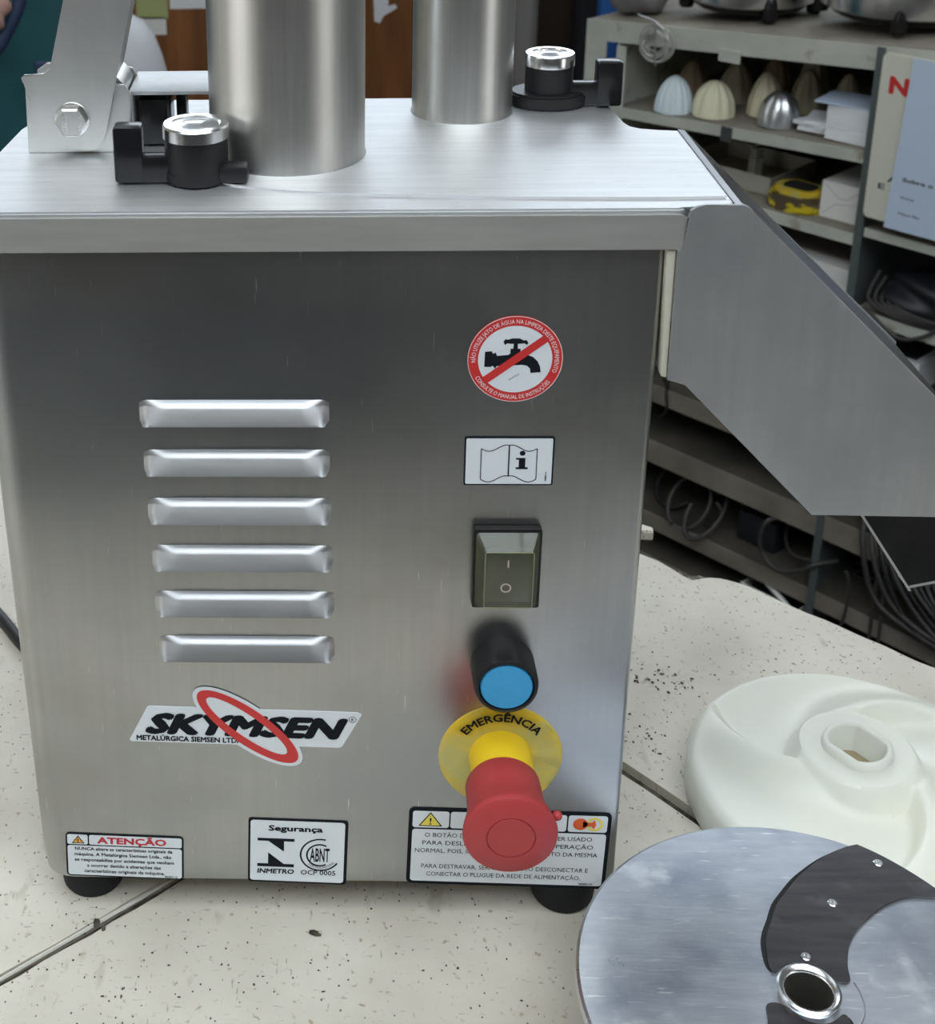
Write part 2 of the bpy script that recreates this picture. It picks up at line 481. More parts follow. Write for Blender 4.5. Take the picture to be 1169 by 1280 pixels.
# slab C beyond the joint, with the broken edge
C = []
C += jag((.0493+.0035, .181+.0035), (.46, -.2935), 24, .0006, rn)
C += [(.46, -.2935)]
C += [(.46, .094)]
C += jag((.46, .094), (.3242, .2043), 18, .0022, rn)
C += jag((.3242, .2043), (.247, .2755), 10, .0022, rn)
C += [(.247, .2755), (.236, .287), (.229, .293), (.222, .2985), (.2139, .3021), (.206, .303), (.200, .2995), (.194, .2975), (.188, .3035), (.183, .3125), (.178, .319), (.172, .325), (.1647, .332)]
C += [(.152, .339), (.06, .40), (-.25, .64), (-.3, .5836)]
C += jag((-.3, .5836), (.0493+.0035, .181+.0035), 14, .0006, rn)[1:]
B = []
B += jag((.0475, .176), (-.585, -.345), 60, .0007, rn)
B += [(-.585, -.345), (.46, -.345), (.46, -.3015)]
B += jag((.46, -.3015), (.0475, .176), 30, .0006, rn)[1:]
A = []
A += jag((.0435, .181), (-.595, -.345), 60, .0006, rn)
A += [(-.595, -.345), (-1.05, -.345), (-1.05, .64), (-.36, .64)]
A += jag((-.36, .64), (.0435, .181), 18, .0006, rn)[1:]
for poly in (A, B, C):
    bm = NB(); prism(bm, poly, TZ-.022, TZ, 'z', .0009)
    obj('tile', bm, TILE, bench)
bm = NB()
tube(bm, [(-.5955+.0025, -.345, TZ-.0012), (.0435+.001, .1797, TZ-.0012)], .0011, 6)
obj('joint_strip', bm, STRIP, bench)
bm = NB(); prism(bm, [(-1.05, -.34), (.455, -.34), (.455, .085), (.15, .325), (-.25, .63), (-1.05, .63)], TZ-.05, TZ-.006, 'z')
obj('mortar_bed', bm, MORTAR, bench)
# broken mortar visible in the notch
bm = NB()
for i in range(46):
    t = i/45
    c = Vector((.158+.045*t, .345-.040*t)) + Vector((rn.uniform(-.006, .006), rn.uniform(-.006, .006)))
    s = rn.uniform(.003, .007)
    r = bmesh.ops.create_icosphere(bm, subdivisions=1, radius=s)
    for v in r['verts']:
        v.co = Vector((v.co.x*rn.uniform(.8, 1.3), v.co.y*rn.uniform(.8, 1.3), v.co.z*.8)) + Vector((c.x, c.y, TZ-.012+rn.uniform(-.003, .002)))
o = obj('broken_mortar', bm, RUBBLE, bench); o['kind'] = 'stuff'
bm = NB(); prism(bm, [(.158, .372), (.166, .376), (.181, .3665), (.180, .360), (.172, .361), (.160, .367)], TZ-.008, TZ, 'z', .001)
obj('tile', bm, TILE, bench)
bm = NB(); prism(bm, [(-.98, -.30), (.40, -.30), (.40, .06), (-.12, .52), (-.98, .58)], 0, TZ-.05, 'z')
obj('base', bm, WALLD, bench)
# crumbs of dirt
bm = NB()
def crumb(x, y, s, z=TZ):
    r = bmesh.ops.create_icosphere(bm, subdivisions=1, radius=s)
    a = rn.uniform(.6, 1.7)
    for v in r['verts']:
        v.co = Vector((v.co.x*a+x+rn.uniform(-.3, .3)*s, v.co.y/a+y+rn.uniform(-.3, .3)*s, max(0, v.co.z*.5+s*.3)+z+.0001))
for x, y, s in ((-.0705, -.0125, .0022), (-.0685, -.0135, .0017), (-.182, -.0085, .0026), (-.178, -.0115, .0018), (-.12, -.068, .0012), (-.04, -.067, .0009)): crumb(x, y, s)
for i in range(34): crumb(.150+rn.gauss(0, .010), .192+rn.gauss(0, .006), rn.uniform(.0004, .0012))
for i in range(26): crumb(.125+rn.gauss(0, .008), .135+rn.gauss(0, .008), rn.uniform(.0003, .0010))
for i in range(90): crumb(rn.uniform(-.2, .06), rn.uniform(-.14, -.03), rn.uniform(.0003, .0008))
for i in range(60): crumb(rn.uniform(.09, .32), rn.uniform(.09, .22), rn.uniform(.0003, .0007))
single('dirt_crumbs', bm, MORTAR, 'dark crumbs of dirt scattered over the cream bench slabs', 'dirt', kind='stuff')

# ================================================================== FOOD PROCESSOR
mac = thing('food_processor', 'stainless steel vegetable processor with louvres, stickers and a side chute on the bench', 'machine', (-.065, .08, TZ))
Z0, Z1 = .9215, 1.2725      # body
YB = .150
# body: bent sheet, left corner with a wide radius, tapering a touch to the foot
def body_outline(xl, xr, y0, y1, rl, rr):
    pts = []
    for cx, cy, r, a in ((xr-rr, y0+rr, rr, 270), (xr-rr, y1-rr, rr, 0), (xl+rl, y1-rl, rl, 90), (xl+rl, y0+rl, rl, 180)):
        for k in range(7):
            t = math.radians(a+15*k); pts.append((cx+r*math.cos(t), cy+r*math.sin(t)))
    return pts
bm = NB(); rings = []
for z, dx, sh in ((Z0+.0, .0075, .0), (Z0+.002, .0058, 0), (Z0+.02, .0046, 0), (Z0+.10, .0028, 0), (Z0+.22, .0, 0), (Z1, -.002, 0)):
    rings.append([bm.verts.new((x, y, z)) for x, y in body_outline(-.2155+dx, .0825, 0 if z > Z0+.001 else .0015, YB, .014, .003)])
n = len(rings[0])
for a, b in zip(rings, rings[1:]):
    for i in range(n): bm.faces.new((a[i], a[(i+1) % n], b[(i+1) % n], b[i]))
bm.faces.new(rings[0][::-1]); bm.faces.new(rings[-1])
obj('body', bm, STEEL_BODY, mac, True, 40)
# louvres
def louver(x0, x1, zt, h=.0102, d=.0068):
    bm = NB(); nx = 84
    prof = [(0, 0.0), (.05, .25), (.22, .50), (.29, .56), (.90, .95), (1.0, 1.0)]
    grid = []
    for i in range(nx+1):
        t = i/nx; x = x0+(x1-x0)*t
        e = min(t, 1-t)*(x1-x0)
        top = zt - .0012*(1-min(1, e/.003))
        bot = zt-h
        col = []
        for v, p in prof:
            rl = .0022+.0125*(1-v)**.8
            g = min(1.0, e/rl); g = g*g*(3-2*g)*.6+.4*g
            col.append(bm.verts.new((x, -d*p*g - .0001, top+(bot-top)*v)))
        col.append(bm.verts.new((x, .0008, bot+.0002)))
        grid.append(col)
    for i in range(nx):
        for k in range(len(prof)):
            bm.faces.new((grid[i][k], grid[i][k+1], grid[i+1][k+1], grid[i+1][k]))
    return bm
for k in range(6):
    zt = 1.1990-.0253*k
    x0 = (-.1463, -.1455, -.1448, -.1440, -.1437, -.1433)[k]
    x1 = (-.0608, -.0606, -.0600, -.0594, -.0590, -.0587)[k]
    lv = obj('louver', louver(x0, x1, zt), STEEL_LOUV, mac, True, 35)
    bm = NB(); box(bm, (x0+.013, -.0050, zt-.0110), (x1-.013, -.0002, zt-.0103)); obj('louver_slot', bm, DARKIN, lv, True)
# lid
LT, LB = 1.290, 1.2722
bm = NB()
lid = [(-.222, -.003), (.0860, -.003)] + [(.0888, -.0018), (.0895, .0)] + [(.1085, .0015), (.1135, .006), (.1118, .1065), (.100, .1075), (.092, .109), (.0875, .113), (.0855, .120), (.084, .168), (-.185, .170), (-.205, .155), (-.2145, .118), (-.2185, .078), (-.222, .050)]
prism(bm, lid, LB, LT, 'z', .0010)
obj('lid', bm, STEEL_TOP, mac, True, 30)
bm = NB(); prism(bm, rrect(-.222, .0900, LB-.0003, LT-.0022, .0038, 4), -.0042, -.0031, 'y', .0002)
obj('lid_front_edge', bm, STEEL_EDGE, mac, True, 30, 'duller brushed front edge of the lid')
bm = NB()
sp = [(-.13, .045), (-.112, .034), (-.096, .0262), (-.075, .0205), (-.05, .0165), (-.02, .0137), (.0044, .0118), (.05, .0098), (.088, .009)]
prism(bm, [(p.x, p.y) for p in smooth_pts([(a, b, 0) for a, b in sp], 4)] + [(.1085, .010), (.1078, .100), (.082, .104), (.0775, .112), (.0765, .158), (-.125, .160)], LT, LT+.0009, 'z')
obj('top_plate', bm, STEEL_TOP, mac, True)
# tubes
def pipe(cx, cy, r, z0, z1):
    bm = NB(); lathe(bm, [(r+.0006, z0), (r, z0+.0015), (r, z1), (r-.0015, z1), (r-.0015, z0+.002)], 96, (cx, cy, 0)); return bm
obj('hopper_tube', pipe(-.0795, .0762, .0365, LT+.0009, 1.475), STEEL_TUBE, mac, True, 40)
obj('feed_tube', pipe(.0083, .1419, .0254, LT+.0009, 1.47), STEEL_TUBE, mac, True, 40)
# chute
side = [(.0890, 1.2760), (.0893, 1.2865), (.0903, 1.2900), (.0925, 1.2918), (.0965, 1.2925), (.1112, 1.2925), (.1140, 1.2915), (.1165, 1.2886), (.2290, 1.1762), (.2290, 1.1418), (.2118, 1.1425), (.1553, 1.1432), (.0945, 1.2090), (.0900, 1.2105), (.0865, 1.2108), (.0862, 1.2720), (.0882, 1.2722)]
bm = NB(); prism(bm, side, -.0052, -.0036, 'y', .0004); ch = obj('chute_side', bm, STEEL_CHUTE, mac, True, 30)
bm = NB(); prism(bm, [(.092, 1.2892), (.1130, 1.2892), (.1160, 1.2865)]+side[8:13]+[(.092, 1.2105)], .1055, .107, 'y', .0003); obj('chute_side', bm, STEEL_CHUTE, mac, True, 30)
bm = NB(); prism(bm, [(.1100, 1.2905), (.1135, 1.2898), (.1165, 1.2870), (.2290, 1.1745), (.2290, 1.1730), (.1155, 1.2860), (.1120, 1.2890)], -.0036, .1070, 'y'); obj('chute_cover', bm, STEEL_DARK, mac, True, 25, 'sloping chute cover, dark reflection put into its colour')
bm = NB(); prism(bm, [(.0945, 1.2090), (.1553, 1.1432), (.1553, 1.1442), (.0945, 1.2102)], -.0036, .1055, 'y'); obj('chute_bottom', bm, STEEL_DARK, mac, True)
# sliding outlet tray below the chute
def quadplate(bm, a, b, c, d, t):
    a, b, c, d = map(Vector, (a, b, c, d)); nn = (b-a).cross(d-a).normalized()*t
    v = [bm.verts.new(p) for p in (a, b, c, d)]; w = [bm.verts.new(p+nn) for p in (a, b, c, d)]
    bm.faces.new(v); bm.faces.new(w[::-1])
    for i in range(4): j = (i+1) % 4; bm.faces.new((v[j], v[i], w[i], w[j]))
bm = NB(); quadplate(bm, (.172, .010, 1.152), (.2100, .010, 1.0953), (.290, .034, 1.0953), (.265, .034, 1.152), .0012)
tr = obj('outlet_tray', bm, STEEL_DARK, mac, True, 30, 'outlet tray, dark reflection put into its colour')
bm = NB(); quadplate(bm, (.2100, .0085, 1.0953), (.290, .0325, 1.0953), (.289, .045, 1.0945), (.209, .020, 1.0945), .0012)
quadplate(bm, (.1712, .0085, 1.1525), (.2092, .0085, 1.0950), (.2104, .0085, 1.0953), (.1726, .0085, 1.1525), .002)
obj('tray_rim', bm, STEEL_CHUTE, tr, True, 30)
# white seal strip between body and chute
bm = NB(); prism(bm, [(.0822, 1.2715), (.0862, 1.2715), (.0866, 1.2110), (.0842, 1.2118)], -.0030, .02, 'y', .0004)
obj('seal_strip', bm, SEAL, mac, True)
# feet
for x, y in ((-.188, .024), (.060, .018), (-.188, .128), (.060, .128)):
    bm = NB(); lathe(bm, [(0, TZ), (.0150, TZ), (.0162, TZ+.002), (.0172, TZ+.012), (.0178, Z0+.0005), (0, Z0+.0005)], 32, (x, y, 0)); obj('foot', bm, RUBBER, mac, True, 40)

# ---- front controls
ys = -.0003
# rocker switch
bm = NB(); prism(bm, rrect(.0052, .0362, 1.0925, 1.1345, .0010, 3), -.0050, 0, 'y', .0006); sw = obj('rocker_switch', bm, BLACK, mac, True, 30)
bm = NB(); box(bm, (.0100, -.0085, 1.0985), (.0316, -.0050, 1.1262), None, .0006); rk = obj('rocker', bm, nmat('grey_rocker', (.030, .030, .027), .35), sw, True, 30)
f = lambda u, v: (u, -.00935, v)
bm = NB(); box(bm, (.0204, -.0087, 1.1172), (.0211, -.0084, 1.1210)); band(bm, ell(.0200, 1.1062, .0025, .0025, 24), ell(.0200, 1.1062, .0018, .0018, 24), lambda u, v: (u, -.0087, v)); obj('switch_mark', bm, PINK_INK, rk, True)
bm = NB()
o_ = rrect(.0062, .0352, 1.0936, 1.1334, .0016, 3); i_ = rrect(.0098, .0318, 1.0975, 1.1272, .0010, 3)
A_ = [bm.verts.new((x, -.0050, z)) for x, z in o_]; B_ = [bm.verts.new((x, -.0118, z)) for x, z in i_]
for i in range(len(A_)):
    j = (i+1) % len(A_); bm.faces.new((A_[i], A_[j], B_[j], B_[i]))
bm.faces.new(B_[::-1])
cc = obj('clear_cover', bm, COVER, sw, True, 25, 'clear greenish splash cover')
bm = NB(); tube(bm, [(x, -.0118, z) for x, z in i_], .00022, 6, True); obj('cover_edge', bm, nmat('yellowed_edge', (.26, .27, .15), .3), sw, True, 60)
# blue start button
bm = NB(); lathe(bm, [(0, 0), (.0152, 0), (.0152, -.0150), (.0146, -.0172), (.0132, -.0180), (.0128, -.0172), (.0126, -.0150), (0, -.0150)], 48, (.0212, 0, 1.0575), 'y'); bt = obj('start_button', bm, BLACK, mac, True, 40)
bm = NB(); lathe(bm, [(0, -.0176), (.0118, -.0176), (.0123, -.0168), (.0123, -.0150)], 48, (.0212, 0, 1.0575), 'y'); obj('blue_cap', bm, BLUE, bt, True, 40)
# emergency stop
EC = (.0222, 1.0033)
bm = NB()
pr = []
for r in (.0112, .015, .019, .023, .027, .0297, .0302): pr.append((r, -.0006))
lathe(bm, pr, 96, (EC[0], 0, EC[1]), 'y')
for v in bm.verts:
    dx, dz = v.co.x-EC[0], v.co.z-EC[1]; r = math.hypot(dx, dz); a = math.atan2(dz, dx)
    if -1.2 < a < .9: v.co.y -= .0009*max(0, math.sin(9*a+60*r))*(r/.03)*math.cos((a+.1)*1.1)
    if r > .0300: v.co.y = 0
obj('emergency_label', bm, YELFILM, mac, True, 60, 'wrinkled round yellow label')
lab = bpy.data.objects['emergency_label']
bm = NB(); arc_text(bm, 'EMERGÊNCIA', EC[0], EC[1], .0215, math.radians(90), math.radians(103), .0042, lambda u, v: (u, -.0014, v), .03)
obj('lettering', bm, BLK_INK, lab, True); bm = NB()
arc_text(bm, 'STOP', EC[0], EC[1], .0258, math.radians(252), math.radians(40), .0042, lambda u, v: (u, -.0014, v), .03, True)
obj('lettering', bm, BLK_INK, lab, True)
bm = NB(); lathe(bm, [(0, 0), (.0152, 0), (.0152, -.012), (.0150, -.0205), (.0140, -.0215), (0, -.0215)], 64, (.0220, 0, EC[1]), 'y'); es = obj('emergency_stop', bm, YEL, mac, True, 40)
bm = NB(); lathe(bm, [(.0140, -.0200), (.0168, -.0206), (.0178, -.0222), (.0180, -.0330), (.0186, -.0400), (.0202, -.0450), (.0214, -.0492), (.0218, -.0512), (.0214, -.0526), (.0203, -.0534), (.0114, -.0544), (.0112, -.0539), (.0108, -.0539), (.0106, -.0545), (0, -.0548)], 72, (.0208, 0, EC[1]), 'y')
obj('mushroom_knob', bm, RED, es, True, 35, 'red mushroom push knob')
bm = NB(); bmesh.ops.create_icosphere(bm, subdivisions=2, radius=.0024, matrix=Matrix.Translation((.0425, -.047, EC[1]+.0065))); obj('knob_pip', bm, RED, es, True, 60)

# ---- stickers
def frame(x0, z0, rot, y):
    c, s = math.cos(rot), math.sin(rot)
    return lambda u, v: (x0+u*c-v*s, y, z0+u*s+v*c)
def sticker(name, poly, x0, z0, rot, m, label):
    bm = NB(); f0 = frame(x0, z0, rot, 0)
    pts = [f0(u, v) for u, v in poly]
    prism(bm, [(p[0], p[2]) for p in pts], -.0004, -.00005, 'y')
    o = obj(name, bm, m, mac, True, label=label)
    return o
F1, F2, F3 = -.00050, -.00060, -.00070
# water-jet warning
wc = (.0208, 1.2190)
s = sticker('warning_sticker', ell(0, 0, .0208, .0208, 72), *wc, 0, RED_INK, 'round red ringed no water jet sticker')
f = frame(*wc, 0, F1)
bm = NB(); flat(bm, ell(0, 0, .0162, .0162, 64), f); obj('white_field', bm, WHITE_ST, s, True)
bm = NB(); arc_text(bm, 'NÃO UTILIZE JATO DE ÁGUA NA LIMPEZA DESTE EQUIPAMENTO', 0, 0, .0173, math.radians(82), math.radians(205), .0019, f, .01)
arc_text(bm, 'CONSULTE O MANUAL DE INSTRUÇÕES', 0, 0, .0194, math.radians(266), math.radians(118), .0019, f, .01, True)
band(bm, ell(0, 0, .0208, .0208, 72), ell(0, 0, .0205, .0205, 72), f)
obj('lettering', bm, PINK_INK, s, True)
bm = NB(); f = frame(*wc, 0, F2)
flat(bm, [(-.0132, .0038), (-.0102, .0040), (-.0098, .0028), (-.0085, .0034), (-.0080, .0018), (-.0030, .0022), (-.0022, .0030), (-.0022, .0052), (.0022, .0052), (.0022, .0030), (.0050, .0024), (.0078, .0012), (.0098, -.0008), (.0110, -.0034), (.0114, -.0062), (.0070, -.0066), (.0066, -.0044), (.0052, -.0030), (.0030, -.0026), (-.0030, -.0030), (-.0080, -.0032), (-.0085, -.0044), (-.0098, -.0030), (-.0104, -.0036), (-.0134, -.0036)], f)
flat(bm, [(-.0010, .0052), (.0010, .0052), (.0009, .0076), (-.0009, .0076)], f)
flat(bm, [(-.0046, .0070), (-.0038, .0078), (-.0018, .0076), (.0018, .0076), (.0038, .0078), (.0050, .0070), (.0054, .0082), (.0046, .0094), (.0034, .0092), (.0016, .0102), (-.0016, .0102), (-.0034, .0096), (-.0046, .0098), (-.0054, .0086)], f)
put_text(bm, 'M-0123.4', -.0105, -.0055, -.0118, .0007, lambda u, v: f(u*math.cos(.6)-v*math.sin(.6)+.004*0, v*math.cos(.6)+u*math.sin(.6)+.0055), 0)
obj('tap_drawing', bm, BLK_INK, s, True)
bm = NB(); f = frame(*wc, math.radians(38), F3)
a_, w_ = .0168, .0018
flat(bm, [(-a_, -w_), (a_, -w_), (a_, w_), (-a_, w_)], f); obj('red_bar', bm, RED_INK, s, True)
# manual sticker
s = sticker('manual_sticker', rrect(-.0201, .0201, -.0124, .0124, .0008, 3), .0201, 1.1680, 0, BLK_INK, 'white read the manual sticker with a black border')
f = frame(.0201, 1.1680, 0, F1)
bm = NB(); flat(bm, rrect(-.0194, .0193, -.0117, .0117, .0006, 3), f); obj('white_field', bm, WHITE_ST, s, True)
f = frame(.0200, 1.1680, 0, F2)
def stroke(bm, pts, w, f):
    P = [Vector(p) for p in pts]; L_, R_ = [], []
    for i, p in enumerate(P):
        t = (P[min(i+1, len(P)-1)]-P[max(i-1, 0)]).normalized(); nn = Vector((-t.y, t.x))*w/2
        L_.append(bm.verts.new(f(*(p+nn)))); R_.append(bm.verts.new(f(*(p-nn))))
    for i in range(len(P)-1): bm.faces.new((L_[i], R_[i], R_[i+1], L_[i+1]))
bm = NB()
topc = lambda u: .0068+.0016*math.sin(min(1, max(0, (abs(u)/.0125)))*PI*1.6+PI*.35)
for sg in (-1, 1):
    us = [sg*.0125*i/16 for i in range(17)]
    stroke(bm, [(u, topc(u)) for u in us], .0004, f); stroke(bm, [(u, topc(u)-.0158) for u in us], .0004, f)
    stroke(bm, [(sg*.0125, topc(.0125)), (sg*.0125, topc(.0125)-.0158)], .0004, f)
stroke(bm, [(0, topc(0)), (0, topc(0)-.0158)], .0006, f)
flat(bm, ell(.0060, .0042, .0013, .0013, 20), f)
flat(bm, [(.0032, .0018), (.0074, .0018), (.0074, -.0030), (.0086, -.0030), (.0086, -.0040), (.0032, -.0040), (.0032, -.0030), (.0045, -.0030), (.0045, .0009), (.0032, .0009)], f)
put_text(bm, '00001-4', 0, .0045, 0, .0008, lambda u, v: f(.0172-v, -.0100+u), .02)
obj('book_drawing', bm, BLK_INK, s, True)
# logo
s = sticker('logo_sticker', [(-.0475, -.0108), (-.0560, -.0108), (-.0570, -.0098), (-.0480, .0100), (-.0468, .0107), (.0548, .0107), (.0568, .0098), (.0568, .0090), (.0480, -.0098), (.0465, -.0108)], -.1029, 1.0193, math.radians(-1.6), WHITE_ST, 'white slanted logo sticker')
f = frame(-.1029, 1.0193, math.radians(-1.6), F1)
bm = NB(); e_rot = math.radians(-39)
flat(bm, ell(.0015, .0003, .0335, .0120, 64, e_rot), f); obj('white_field', bm, WHITE_ST, s, True)
bm = NB(); f = frame(-.1029, 1.0193, math.radians(-1.6), F2)
put_text(bm, 'SKYMSEN', -.0500, .0455, -.0058, .0128, f, .06, .42)
put_text(bm, 'METALÚRGICA SIEMSEN LTDA.', -.0535, -.0005, -.0098, .0031, f, .035)
put_text(bm, 'R', .0520, .0532, .0058, .0014, f, .02); band(bm, ell(.0526, .0065, .0018, .0018, 20), ell(.0526, .0065, .00155, .00155, 20), f)
obj('lettering', bm, BLK_INK, s, True)
bm = NB(); f = frame(-.1029, 1.0193, math.radians(-1.6), F3)
O_ = ell(.0015, .0003, .0312, .0100, 64, e_rot); I_ = ell(.0010, .0008, .0252, .0060, 64, e_rot)
band(bm, O_, I_, f); obj('red_ring', bm, RED_INK, s, True)
# attention sticker
ra = math.radians(-2.0)
s = sticker('attention_sticker', rrect(-.0302, .0302, -.0139, .0139, .0022, 4), -.1665, .9372, ra, BLK_INK, 'white warning sticker headed in red capitals at the bottom left')
f = frame(-.1665, .9372, ra, F1)
bm = NB(); flat(bm, rrect(-.0293, .0293, -.0131, .0061, .0014, 4), f); flat(bm, rrect(-.0293, -.0188, .0068, .0131, .0010, 4), f); flat(bm, rrect(-.0181, .0293, .0068, .0131, .0010, 4), f); obj('white_field', bm, WHITE_ST, s, True)
f = frame(-.1665, .9372, ra, F2)
bm = NB(); put_text(bm, 'ATENÇÃO', -.0140, .0215, .0078, .0042, f, .04); obj('red_lettering', bm, DRED_INK, s, True)
bm = NB()
for i, (t, a, b) in enumerate((('NUNCA altere as características originais da', -.0255, .0245), ('máquina. A Metalúrgica Siemsen Ltda., não', -.0258, .0240), ('se responsabiliza por acidentes que venham', -.0258, .0252), ('a ocorrer devido a alterações das', -.0195, .0185), ('características originais da máquina.', -.0210, .0205))):
    put_text(bm, t, a, b, .0032-.0036*i, .0021, f, .02)
put_text(bm, '90351-2', .0205, .0270, -.0128, .0012, f, .02)
flat(bm, [(-.0270, .0075), (-.0204, .0075), (-.0237, .0125)], f); obj('lettering', bm, BLK_INK, s, True)
bm = NB(); f3 = frame(-.1665, .9372, ra, F3); flat(bm, [(-.0262, .0080), (-.0212, .0080), (-.0237, .0117)], f3); obj('orange_triangle', bm, ORG_INK, s, True)
bm = NB(); f4 = frame(-.1665, .9372, ra, -.0008); flat(bm, [(-.0240, .0106), (-.0234, .0106), (-.0235, .0090), (-.0239, .0090)], f4); flat(bm, ell(-.0237, .0085, .0003, .0003, 8), f4); obj('exclamation_mark', bm, BLK_INK, s, True)
# safety certification sticker
rs = math.radians(-1.8)
s = sticker('certification_sticker', rrect(-.0252, .0252, -.0205, .0205, .0016, 4), -.0779, .9418, rs, BLK_INK, 'white safety certification sticker with two seals')
f = frame(-.0779, .9418, rs, F1)
bm = NB(); flat(bm, rrect(-.0241, .0236, -.0194, .0195, .0016, 4), f); obj('white_field', bm, WHITE_ST, s, True)
f = frame(-.0779, .9418, rs, F2); bm = NB()
put_text(bm, 'Segurança', -.0150, .0125, .0130, .0036, f, .035)
flat(bm, [(-.0205, .0082), (-.0018, .0082), (-.0018, .0064), (-.0070, .0064), (-.0070, -.0002), (-.0150, .0064), (-.0205, .0064)], f)
flat(bm, [(-.0205, -.0102), (-.0018, -.0102), (-.0018, -.0082), (-.0070, -.0082), (-.0150, -.0010), (-.0150, -.0082), (-.0205, -.0082)], f)
put_text(bm, 'INMETRO', -.0205, -.0018, -.0146, .0031, f, .035, .12)
put_text(bm, 'OCP 0005', .0018, .0195, -.0146, .0030, f, .01)
put_text(bm, 'ABNT', .0062, .0162, -.0060, .0088, f, .02)
stroke(bm, ell(.0115, -.0015, .0100, .0100, 30, 0, math.radians(75), math.radians(330)), .0009, f)
stroke(bm, ell(.0112, -.0017, .0065, .0068, 30, 0, math.radians(60), math.radians(300)), .0009, f)
arc_text(bm, 'CERTIFICADORA', .0115, -.0015, .0088, math.radians(275), math.radians(100), .0013, f, 0, True)
obj('lettering', bm, BLK_INK, s, True)
# stop button instruction sticker
rb = math.radians(-1.3)
s = sticker('instruction_sticker', rrect(-.0503, .0503, -.0243, .0243, .0030, 5), .0280, .9455, rb, BLK_INK, 'white instruction sticker under the red knob')
f = frame(.0280, .9455, rb, F1)
bm = NB(); flat(bm, rrect(-.0484, .0484, -.0224, .0110, .0016, 4), f)
for a, b in ((-.0484, -.0302), (-.0295, -.0108), (-.0100, .0088), (.0096, .0282), (.0290, .0484)): flat(bm, rrect(a, b, .0120, .0224, .0014, 4), f)
obj('white_field', bm, WHITE_ST, s, True)
f = frame(.0280, .9455, rb, F2); bm = NB()
for i, (t, a, b) in enumerate((('O BOTÃO DE EMERGÊNCIA NÃO DEVE SER USADO', -.0420, .0415), ('PARA DESLIGAR A MÁQUINA EM OPERAÇÃO', -.0430, .0425), ('NORMAL, POIS, IMPEDE O FUNCIONAMENTO DA MESMA', -.0466, .0450), ('', 0, 0), ('PARA DESTRAVAR, SERÁ NECESSÁRIO DESCONECTAR E', -.0430, .0410), ('CONECTAR O PLUGUE DA REDE DE ALIMENTAÇÃO.', -.0402, .0375))):
    if t: put_text(bm, t, a, b, .0062-.0050*i, .0026, f, .004)
put_text(bm, '90402-5A', .0370, .0440, -.0218, .0011, f, .02)
flat(bm, [(-.0455, .0130), (-.0335, .0130), (-.0395, .0218)], f); obj('lettering', bm, BLK_INK, s, True)
bm = NB(); f3 = frame(.0280, .9455, rb, F3); flat(bm, [(-.0445, .0136), (-.0345, .0136), (-.0395, .0209)], f3)
obj('yellow_mark', bm, YEL_INK, s, True); bm = NB()
band(bm, ell(.0420, .0172, .0042, .0042, 24), ell(.0420, .0172, .0030, .0030, 24), f3); obj('yellow_mark', bm, YEL_INK, s, True)
bm = NB(); f4 = frame(.0280, .9455, rb, -.0008); flat(bm, [(-.0400, .0182), (-.0390, .0182), (-.0393, .0156), (-.0397, .0156)], f4); flat(bm, ell(-.0395, .0146, .0005, .0005, 10), f4); obj('exclamation_mark', bm, BLK_INK, s, True)
bm = NB(); flat(bm, ell(.0350, .0172, .0036, .0036, 24), f4); flat(bm, [(.0362, .0192), (.0380, .0184), (.0405, .0184), (.0420, .0200), (.0428, .0172), (.0420, .0144), (.0405, .0160), (.0380, .0160), (.0362, .0152)], f4); obj('button_picture', bm, nmat('orange_red_print', (.72, .12, .03), .4), s, True)

# ---- hinge, arm and latches on the lid
ZT = LT+.0009
bm = NB(); prism(bm, [(-.2040, LT), (-.1555, LT), (-.1530, 1.3180), (-.1560, 1.3230), (-.1700, 1.3260), (-.1980, 1.3260), (-.2032, 1.3225)], .0795, .0815, 'y', .0005)
hb = obj('hinge_bracket', bm, CAST, mac, True, 30)
bm = NB(); prism(bm, [(-.2040, LT), (-.1555, LT), (-.1530, 1.3180), (-.1560, 1.3230), (-.1700, 1.3260), (-.1980, 1.3260), (-.2032, 1.3225)], .1115, .1135, 'y', .0005)
obj('hinge_bracket', bm, CAST, mac, True, 30)
arm = [(-.2020, 1.3300), (-.2036, 1.3285), (-.2030, 1.3262), (-.2018, 1.3250), (-.1998, 1.3160), (-.1955, 1.3062), (-.1890, 1.2985), (-.1815, 1.2938), (-.1745, 1.2925), (-.1700, 1.2935), (-.1668, 1.2975), (-.1648, 1.3030), (-.1560, 1.3400), (-.1500, 1.3642), (-.1290, 1.4550), (-.1590, 1.4550), (-.1814, 1.3646), (-.1893, 1.3325), (-.1925, 1.3300)]
bm = NB(); prism(bm, arm, .0738, .0760, 'y', .0005); ar = obj('lever_arm', bm, CAST, mac, True, 30)
bm = NB(); prism(bm, [(-.1640, 1.3100), (-.1290, 1.4550), (-.1305, 1.4550), (-.1655, 1.3100)], .0760, .1100, 'y'); obj('arm_flange', bm, CAST, ar, True, 30)
bm = NB(); tube(bm, [(-.1700, .0830, 1.3150), (-.1700, .1110, 1.3150)], .0150, 32); obj('pivot_barrel', bm, STEEL_TUBE, mac, True, 40)
BX, BZ = -.1808, 1.3083
bm = NB(); lathe(bm, [(0, -.001), (.0083, -.001), (.0086, -.0004), (.0086, .0)], 36, (BX, .0738, BZ), 'y'); wa = obj('washer', bm, STEEL_BRIGHT, mac, True, 40)
bm = NB(); lathe(bm, [(.0076, 0), (.0076, -.0042), (.0066, -.0050), (0, -.0050)], 6, (BX, .0729, BZ), 'y'); obj('hex_bolt', bm, STEEL_TUBE, mac, True, 20)
